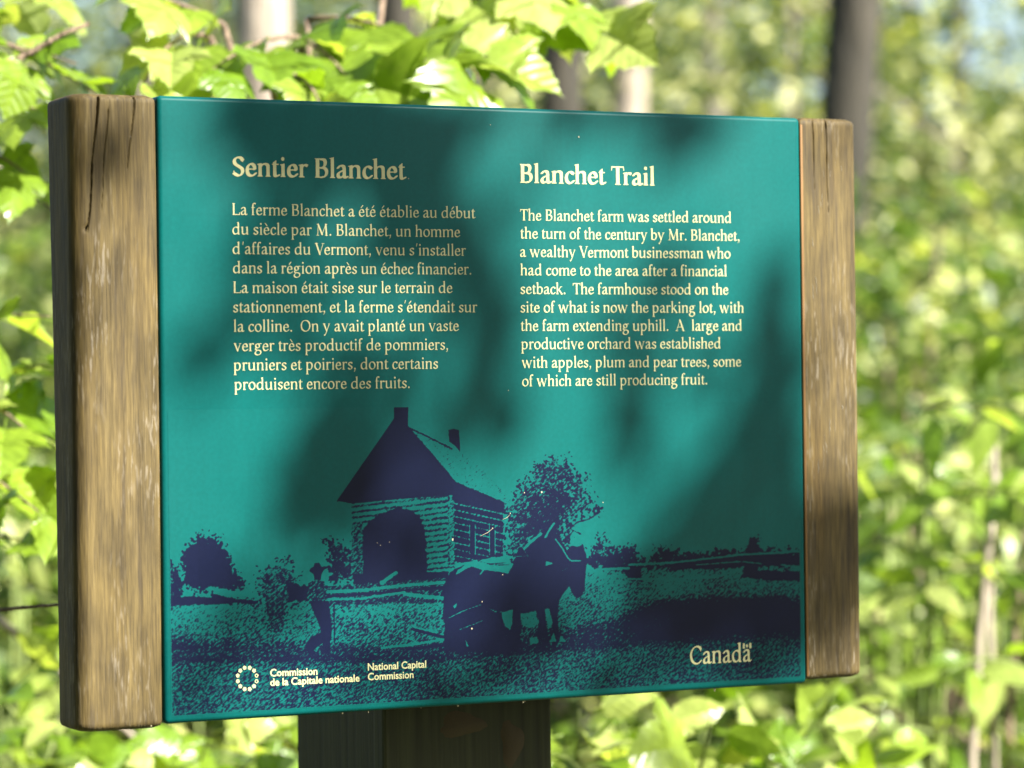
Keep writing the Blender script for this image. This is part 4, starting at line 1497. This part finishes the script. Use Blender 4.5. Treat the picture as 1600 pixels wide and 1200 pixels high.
stick('bare_stem', 'thicker pale bare stem rising among the leaves right of the sign', 'stem',
      [gr(1512, 4.5), A(1518, 1180, 4.5), A(1530, 1000, 4.5), A(1545, 850, 4.5), A(1556, 740, 4.5)], [.0085, .008, .0075, .007, .005], M_BARK_PALE)
stick('bare_stem', 'thin pale bare stem just right of the thicker one', 'stem',
      [gr(1556, 4.6), A(1552, 1130, 4.6), A(1546, 960, 4.6), A(1552, 800, 4.6), A(1554, 700, 4.6)], [.006, .006, .0055, .005, .004], M_BARK_PALE)
stick('bare_stem', 'brown bare stem at the right margin behind the leaves', 'stem',
      [gr(1580, 4.9), A(1576, 1120, 4.9), A(1590, 950, 4.9), A(1600, 830, 4.9)], [.008, .0075, .006, .005], M_TWIG)
stick('fallen_branch', 'pale crooked branch lying low to the right below the sign', 'branch',
      [A(1330, 1130, 4.9), A(1390, 1110, 4.9), A(1430, 1135, 4.9), A(1485, 1140, 4.9), A(1540, 1170, 4.9)], [.006, .006, .005, .005, .004], M_TWIG)
stick('fallen_branch', 'brown twig slanting up from the left margin above the left timber', 'branch',
      [A(-60, 130, 3.3), A(0, 108, 3.3), A(62, 74, 3.3), A(100, 52, 3.3), A(140, 37, 3.3)], [.004, .0036, .0034, .003, .0024], M_TWIG)
stick('fallen_branch', 'pale diagonal branch crossing low behind the left timber', 'branch',
      [A(-60, 925, 4.0), A(20, 985, 4.0), A(70, 1025, 4.0), A(140, 1090, 4.0), A(240, 1180, 4.0)], [.0055, .0055, .005, .005, .004], M_BARK_PALE)
stick('fallen_branch', 'thin dark horizontal twig meeting the left timber low down', 'branch',
      [A(-60, 955, 2.95), A(0, 953, 2.95), A(60, 947, 2.95), A(130, 943, 2.95)], [.002, .002, .0018, .0012], M_TWIG)
stick('fallen_branch', 'short pale twig slanting down to the left timber near its top', 'branch',
      [A(-20, 255, 3.5), A(40, 290, 3.5), A(90, 330, 3.5), A(150, 370, 3.5)], [.004, .004, .0035, .003], M_BARK_PALE)


# ------------------------------------------------------------------ masses of leaves
def cloud_mesh(name, C, size, mat, rg, flat=0.6, base=(0, 0, 0)):
    """many small bent leaves (4 triangles each) at points C"""
    n = len(C)
    sz = size * rg.uniform(.6, 1.3, n)[:, None]
    nr = rg.normal(size=(n, 3))
    nr[:, 2] = np.abs(nr[:, 2]) + flat
    nr += -fwd * 0.35
    nr /= np.linalg.norm(nr, axis=1)[:, None]
    ax = rg.normal(size=(n, 3))
    ax[:, 2] -= 0.3
    ax -= nr * np.sum(ax * nr, 1)[:, None]
    ax /= np.linalg.norm(ax, axis=1)[:, None]
    sd = np.cross(ax, nr)
    C = C - np.array(base)
    p0 = C
    p1 = C + ax * sz
    a = C + ax * sz * .38 + sd * sz * .30 + nr * sz * .06
    b_ = C + ax * sz * .38 - sd * sz * .30 + nr * sz * .06
    a2 = C + ax * sz * .75 + sd * sz * .17 - nr * sz * .02
    b2 = C + ax * sz * .75 - sd * sz * .17 - nr * sz * .02
    p1 = p1 - nr * sz * .12
    V = np.stack([p0, a, a2, p1, b2, b_], 1).reshape(-1, 3)
    k = np.arange(n)[:, None] * 6
    Fq = np.concatenate([k + np.array([[0, 1, 2, 3]]), k + np.array([[0, 3, 4, 5]])], 0)
    return mesh_np(name, V, Fq, mat, True)


def clump_points(rg, cen, rad, nclump, nper, cr, flat=0.45):
    """points in flattened clumps spread over an ellipsoid: uneven outline, gaps between clumps"""
    d = rg.normal(size=(nclump, 3))
    d /= np.linalg.norm(d, axis=1)[:, None]
    r = rg.random(nclump)[:, None] ** 0.45
    cc = np.array(cen) + d * r * np.array(rad)
    P = np.repeat(cc, nper, 0) + rg.normal(size=(nclump * nper, 3)) * np.array([cr, cr, cr * flat])
    return P


def bush(label, px, d, py, rw, rh, nclump, nper, size, seed, mat=M_MASS, name='bush', cat='bush', group='bushes of the understory', cr=.12, lean=0):
    rg = np.random.default_rng(seed)
    base = np.array(gr(px, d))
    cen = at(px, py, d)
    t = thing(name, label, cat, base, group)
    P = clump_points(rg, cen, (rw, rw, rh), nclump, nper, cr)
    P = P[P[:, 2] > 0.02]
    link('foliage', cloud_mesh('foliage', P, size, mat, rg, base=base), t, kind='stuff')
    st = []
    rr = random.Random(seed)
    for k in range(5):
        a = cen - base + np.array([rr.uniform(-.5, .5) * rw, rr.uniform(-.5, .5) * rw, rr.uniform(-.2, .7) * rh])
        st.append(tube([(rr.uniform(-.05, .05), rr.uniform(-.05, .05), -.05), a * 0.5 + np.array([rr.uniform(-.08, .08), 0, 0]), a], [.014, .010, .004], 6))
    V, Fc = join(st)
    link('stem', mesh_from('stem', V, Fc, M_TWIG, True), t, kind='stuff')
    return t


where = [('far left of the sign', -40), ('behind the left timber', 220), ('behind the left half of the panel', 480), ('behind the middle of the panel', 760),
         ('behind the right half of the panel', 1040), ('behind the right timber', 1320), ('right of the right timber', 1560), ('at the right margin', 1780)]
k = 0
for (nm, px) in where:
    bush('low leafy bush %s, in the nearer row' % nm, px, 7.2 + 0.5 * math.sin(k * 2.1), 1060, .75, .62, 70, 24, .075, 100 + k, cr=.085)
    k += 1
for (nm, px) in where:
    bush('middle row bush %s with paler leaves' % nm, px + 60, 10.5 + math.sin(k * 1.7), 760, 1.0, .95, 80, 36, .085, 100 + k, cr=.13)
    k += 1

bush('slender leafy bush hiding the foot of the thick leaning trunk', 1385, 8.4, 480, .32, .40, 26, 15, .07, 150, cr=.09)

# young trees whose leafy crowns fill the middle distance
def young_tree(label, px, d, py, rw, rh, nclump, nper, size, seed, mat, group):
    rg = np.random.default_rng(seed)
    base = np.array(gr(px, d))
    cen = at(px, py, d)
    t = thing('young_tree', label, 'tree', base, group)
    P = clump_points(rg, cen, (rw, rw, rh), nclump, nper, .2, .35)
    link('crown', cloud_mesh('crown', P, size, mat, rg, base=base), t, kind='stuff')
    top = cen - base + np.array([0, 0, rh * .7])
    V, Fc = tube([(0, 0, -.1), top * .35 + np.array([.05, 0, 0]), top * .7, top], [.05, .04, .03, .012], 8)
    link('trunk', mesh_from('trunk', V, Fc, M_BARK, True), t)
    rr = random.Random(seed)
    for q in range(5):
        u = rr.uniform(.4, .95)
        s = top * u
        a = rr.uniform(0, 6.28)
        e = s + np.array([math.cos(a) * rw * .7, math.sin(a) * rw * .7, .3])
        V, Fc = tube([s, (s + e) / 2 + np.array([0, 0, .1]), e], [.02, .014, .005], 6)
        link('limb', mesh_from('limb', V, Fc, M_BARK, True), t)
    return t


yt = [(-80, 14, 420, 1.5, 1.5), (330, 16, 300, 1.6, 1.6), (650, 15, 250, 1.5, 1.5), (1000, 17, 330, 1.6, 1.6), (1240, 15, 300, 1.3, 1.5),
      (1500, 14, 480, 1.3, 1.3), (1700, 16, 330, 1.4, 1.8)]
wn_ = ['beyond the far left margin', 'seen past the left timber top', 'seen over the middle of the panel', 'seen over the right part of the panel',
       'just left of the leaning trunk', 'right of the right timber', 'at the upper right margin']
for i, (px, d, py, rw, rh) in enumerate(yt):
    young_tree('young yellow-green tree %s' % wn_[i], px, d, py, rw, rh, 70, 34, .10, 200 + i, M_FAR, 'young trees in the middle distance')
yt2 = [(-100, 24, 350), (200, 27, 200), (560, 25, 150), (880, 28, 260), (1140, 24, 120), (1420, 28, 380), (1600, 26, 560), (1330, 23, 620), (60, 22, 700)]
for i, (px, d, py) in enumerate(yt2):
    young_tree('distant young tree, number in its row seen %s' % ('left', 'left of middle', 'mid left', 'middle', 'mid right', 'right', 'far right', 'right lower', 'left lower')[i] if False else
               'distant hazy tree crown %s' % ('beyond the upper left margin', 'above the left timber', 'above the French heading', 'above the English heading', 'above the right end of the panel',
                                               'right of the leaning trunk', 'halfway down the right margin', 'level with the top of the right timber', 'halfway down the left margin')[i],
               px, d, py, 2.2, 2.1, 80, 34, .15, 300 + i, M_FAR, 'distant trees of the forest')

# far wood reading as one mass, with sky showing through
rg = np.random.default_rng(77)
cl = []
for _ in range(760):
    d = rg.uniform(34, 60)
    px = rg.uniform(-500, 2100)
    py = rg.uniform(-350, 900)
    gap = (px > 1350) * (py < 330) * 0.42 + (py < 200) * 0.15
    if rg.random() < gap:
        continue
    c0 = at(px, py, d)
    cl.append(c0 + rg.normal(size=(46, 3)) * np.array([.55, .55, .3]))
P = np.concatenate(cl)
link('far_wood', cloud_mesh('far_wood', P, .26, M_FAR, rg), None, kind='stuff', label='distant green wood with sky showing between its leaves', category='woodland')


# ------------------------------------------------------------------ big trees (trunk in view, crown above the frame)
def crown_mesh(seed, rad, n, per, size):
    rg = np.random.default_rng(seed)
    P = clump_points(rg, (0, 0, 0), rad, n, per, .45, .4)
    return cloud_mesh('crown', P, size, M_FAR, rg)


CR1 = crown_mesh(1, (2.3, 2.3, 1.5), 55, 60, .20)
CR2 = crown_mesh(2, (1.9, 1.9, 1.3), 40, 60, .20)


def big_tree(label, px_top, px_bot, dia_px, d, mat, seed, crown=True, y_bot=1100, y_top=0):
    rr = random.Random(seed)
    b0, t0 = at(px_bot, y_bot, d), at(px_top, y_top, d)
    dr = (t0 - b0) / (t0[2] - b0[2])
    base = b0 + dr * (-0.05 - b0[2])
    rad = dia_px / F_PX * d / 2
    t = thing('forest_tree', label, 'tree', base, 'forest trees with bare trunks')
    H = 9.5
    pts, rads = [], []
    for k in range(11):
        h = H * k / 10
        pts.append(dr * h + np.array([0.03 * math.sin(h * 1.3 + seed), 0.03 * math.cos(h * 1.1), 0]))
        rads.append(rad * (1.45 if k == 0 else 1.12 - 0.45 * k / 10))
    pts[0][2] -= .1
    V, Fc = tube(pts, rads, 14)
    link('trunk', mesh_from('trunk', V, Fc, mat, True), t)
    if crown:
        c_ = link('crown', CR1 if seed % 2 else CR2, t, dr * (H - .6), kind='stuff')
        c_.rotation_euler = (0, 0, seed * 1.3)
    for q in range(4):
        s = dr * (H * rr.uniform(.68, .92))
        a = rr.uniform(0, 6.28)
        e = s + np.array([1.5 * math.cos(a), 1.5 * math.sin(a), 1.0])
        V, Fc = tube([s, (s + e) / 2 + np.array([0, 0, .15]), e], [rad * .4, rad * .28, rad * .1], 7)
        link('limb', mesh_from('limb', V, Fc, mat, True), t)
    return t


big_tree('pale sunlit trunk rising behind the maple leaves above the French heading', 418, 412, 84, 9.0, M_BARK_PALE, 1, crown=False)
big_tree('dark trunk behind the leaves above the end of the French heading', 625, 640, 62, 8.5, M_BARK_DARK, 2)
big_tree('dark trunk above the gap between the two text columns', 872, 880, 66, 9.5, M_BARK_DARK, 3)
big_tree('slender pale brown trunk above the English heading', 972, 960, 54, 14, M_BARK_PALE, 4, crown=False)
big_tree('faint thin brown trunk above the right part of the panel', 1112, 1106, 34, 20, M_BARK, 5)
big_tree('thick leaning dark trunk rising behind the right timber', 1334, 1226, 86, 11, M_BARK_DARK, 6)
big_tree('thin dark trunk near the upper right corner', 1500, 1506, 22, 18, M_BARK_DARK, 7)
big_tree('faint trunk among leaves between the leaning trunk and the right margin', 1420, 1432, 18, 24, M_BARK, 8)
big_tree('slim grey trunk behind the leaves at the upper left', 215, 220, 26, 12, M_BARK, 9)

# ------------------------------------------------------------------ the tree whose boughs shade the sign
SHADE = [  # photo pixel centre, radii, density of the leaves between the sun and the sign
    (470, 170, 120, 55, 1.0), (500, 235, 115, 60, 1.0), (560, 200, 90, 70, 1.0), (430, 300, 50, 28, .9), (650, 330, 75, 55, .95), (610, 260, 70, 50, .95),
    (725, 400, 45, 70, .9), (770, 500, 34, 90, 1.0), (700, 200, 100, 70, .6), (740, 300, 60, 60, .5),
    (1060, 215, 52, 42, .95), (1100, 180, 50, 24, .8), (1000, 165, 110, 28, .8), (890, 175, 70, 25, .65),
    (375, 420, 30, 80, .62), (340, 560, 55, 50, .55), (400, 500, 60, 70, .5), (610, 430, 90, 70, .5), (530, 540, 120, 60, .48), (640, 560, 80, 60, .5), (500, 400, 80, 50, .3),
    (505, 735, 48, 85, .98), (560, 655, 55, 45, .95), (600, 610, 60, 40, .7), (470, 820, 55, 45, .75), (560, 800, 60, 60, .6), (770, 620, 42, 90, .8), (720, 680, 60, 60, .5),
    (1200, 500, 34, 80, .9), (1210, 600, 45, 90, 1.0), (1195, 700, 60, 80, 1.0), (1130, 810, 110, 60, 1.0), (1200, 830, 100, 90, 1.0), (1090, 920, 110, 90, 1.0), (1200, 960, 90, 70, .9), (1305, 880, 80, 110, .95),
    (985, 600, 30, 110, .6), (1000, 760, 30, 60, .5), (870, 1000, 130, 40, .55), (1100, 1040, 150, 40, .6), (640, 1050, 70, 30, .4), (650, 850, 60, 60, .35),
    (1080, 600, 60, 120, .35), (930, 560, 30, 80, .25), (1040, 470, 40, 90, .2),
    (850, 960, 120, 60, .45), (450, 960, 120, 50, .3), (700, 1080, 160, 30, .55), (930, 1060, 120, 40, .55), (300, 1060, 50, 50, .3),
    (140, 220, 60, 90, .45), (150, 560, 60, 60, .3), (110, 400, 50, 60, .3), (1300, 200, 30, 40, .2), (1300, 1020, 40, 60, .5),
]
rg = np.random.default_rng(5)
pts = []
pitch = 0.0135
for px in np.arange(-200, 1800, pitch * 1850):
    for py in np.arange(-200, 1350, pitch * 1850):
        x, y = px + rg.uniform(-12, 12), py + rg.uniform(-12, 12)
        dens = 0.0
        for (cx, cy, rx, ry, w_) in SHADE:
            q = ((x - cx) / (rx * 1.12)) ** 2 + ((y - cy) / (ry * 1.12)) ** 2
            dens = max(dens, w_ * float(np.clip(1.35 - q * 0.85, 0, 1)))
        dens *= 1 + 0.35 * math.sin(x * .021 + 1.7 * math.sin(y * .017)) * math.sin(y * .026 + x * .006) * (dens < .9)
        if rg.random() < dens ** 1.25:
            P0 = on_panel(x, y)
            pts.append(P0 + SUN * (5.6 + rg.uniform(-.35, .35)))
C = np.array(pts)
n = len(C)
sz = 0.0185 * rg.uniform(.8, 1.25, n)[:, None]
nr = SUN + rg.normal(size=(n, 3)) * .35
nr /= np.linalg.norm(nr, axis=1)[:, None]
ax = rg.normal(size=(n, 3))
ax -= nr * np.sum(ax * nr, 1)[:, None]
ax /= np.linalg.norm(ax, axis=1)[:, None]
sd = np.cross(ax, nr)
shade_base = np.array([5.0, -4.2, -.05])
V = np.stack([C + ax * sz * a_ + sd * sz * b2 for a_, b2 in ((-1, 0), (-.45, .6), (.35, .55), (1.1, 0), (.35, -.55), (-.45, -.6))], 1).reshape(-1, 3) - shade_base
k = np.arange(n)[:, None] * 6
Fq = np.concatenate([k + np.array([[0, 1, 2, 3]]), k + np.array([[0, 3, 4, 5]])], 0)
M_SHADE = leaf_material('overhead_leaf', (0.04, 0.09, 0.012), (0.06, 0.12, 0.015), (0.09, 0.15, 0.02), transl=.2, per_object=False)
shade = thing('overhanging_tree', 'tree standing right of the viewer whose bough dapples the sign with shade', 'tree', shade_base)
link('foliage', mesh_np('foliage', V, Fq, M_SHADE, True), shade, kind='stuff')
V, Fc = tube([(0, 0, -.1), (.05, 0, 2.5), (0, 0, 5), (.1, .1, 8)], [.16, .13, .11, .06], 12)
link('trunk', mesh_from('trunk', V, Fc, M_BARK, True), shade)
cen = C.mean(0) - shade_base
V, Fc = tube([(0, 0, 3.9), (cen * .5 + np.array([.5, -.1, 2.3])), cen + np.array([.55, 0, .35])], [.06, .04, .015], 8)
link('bough', mesh_from('bough', V, Fc, M_BARK, True), shade)

# forest standing behind and beside the viewer: it hides most of the sky from the sign's face
def wall_mesh(seed):
    rg = np.random.default_rng(seed)
    P = clump_points(rg, (0, 0, 0), (2.0, 2.0, 3.6), 110, 34, .5, .6)
    return cloud_mesh('crown', P, .30, M_FAR, rg)


WM = wall_mesh(3)
rr = random.Random(4)
sun_az = math.degrees(math.atan2(SUN[0], -SUN[1]))       # measured from straight in front of the sign
rowz = [(-118, 5.8), (-88, 5.6), (-60, 7.6), (-38, 6.4), (-14, 7.4), (6, 7.2), (62, 9.0)]
where_ = ['far behind on the left', 'at the far left', 'at the left', 'left of the camera', 'behind the camera', 'right behind the camera', 'right of the sunny gap']
for i, (az, dist) in enumerate(rowz):
    for zc in (3.6,):
        x, y = dist * math.sin(R(az)), -dist * math.cos(R(az))
        t = thing('forest_tree', 'leafy tree outside the picture, %s' % where_[i],
                  'tree', (x, y, -.05), 'leafy trees around the viewer')
        c_ = link('crown', WM, t, (0, 0, zc), kind='stuff')
        c_.scale = (1, 1, .8 if az in (6, 62) else 1)
        c_.rotation_euler = (0, 0, i * 1.1)
        V, Fc = tube([(0, 0, -.1), (.05, 0, 2), (0, .05, 5)], [.13, .11, .05], 10)
        link('trunk', mesh_from('trunk', V, Fc, M_BARK, True), t)
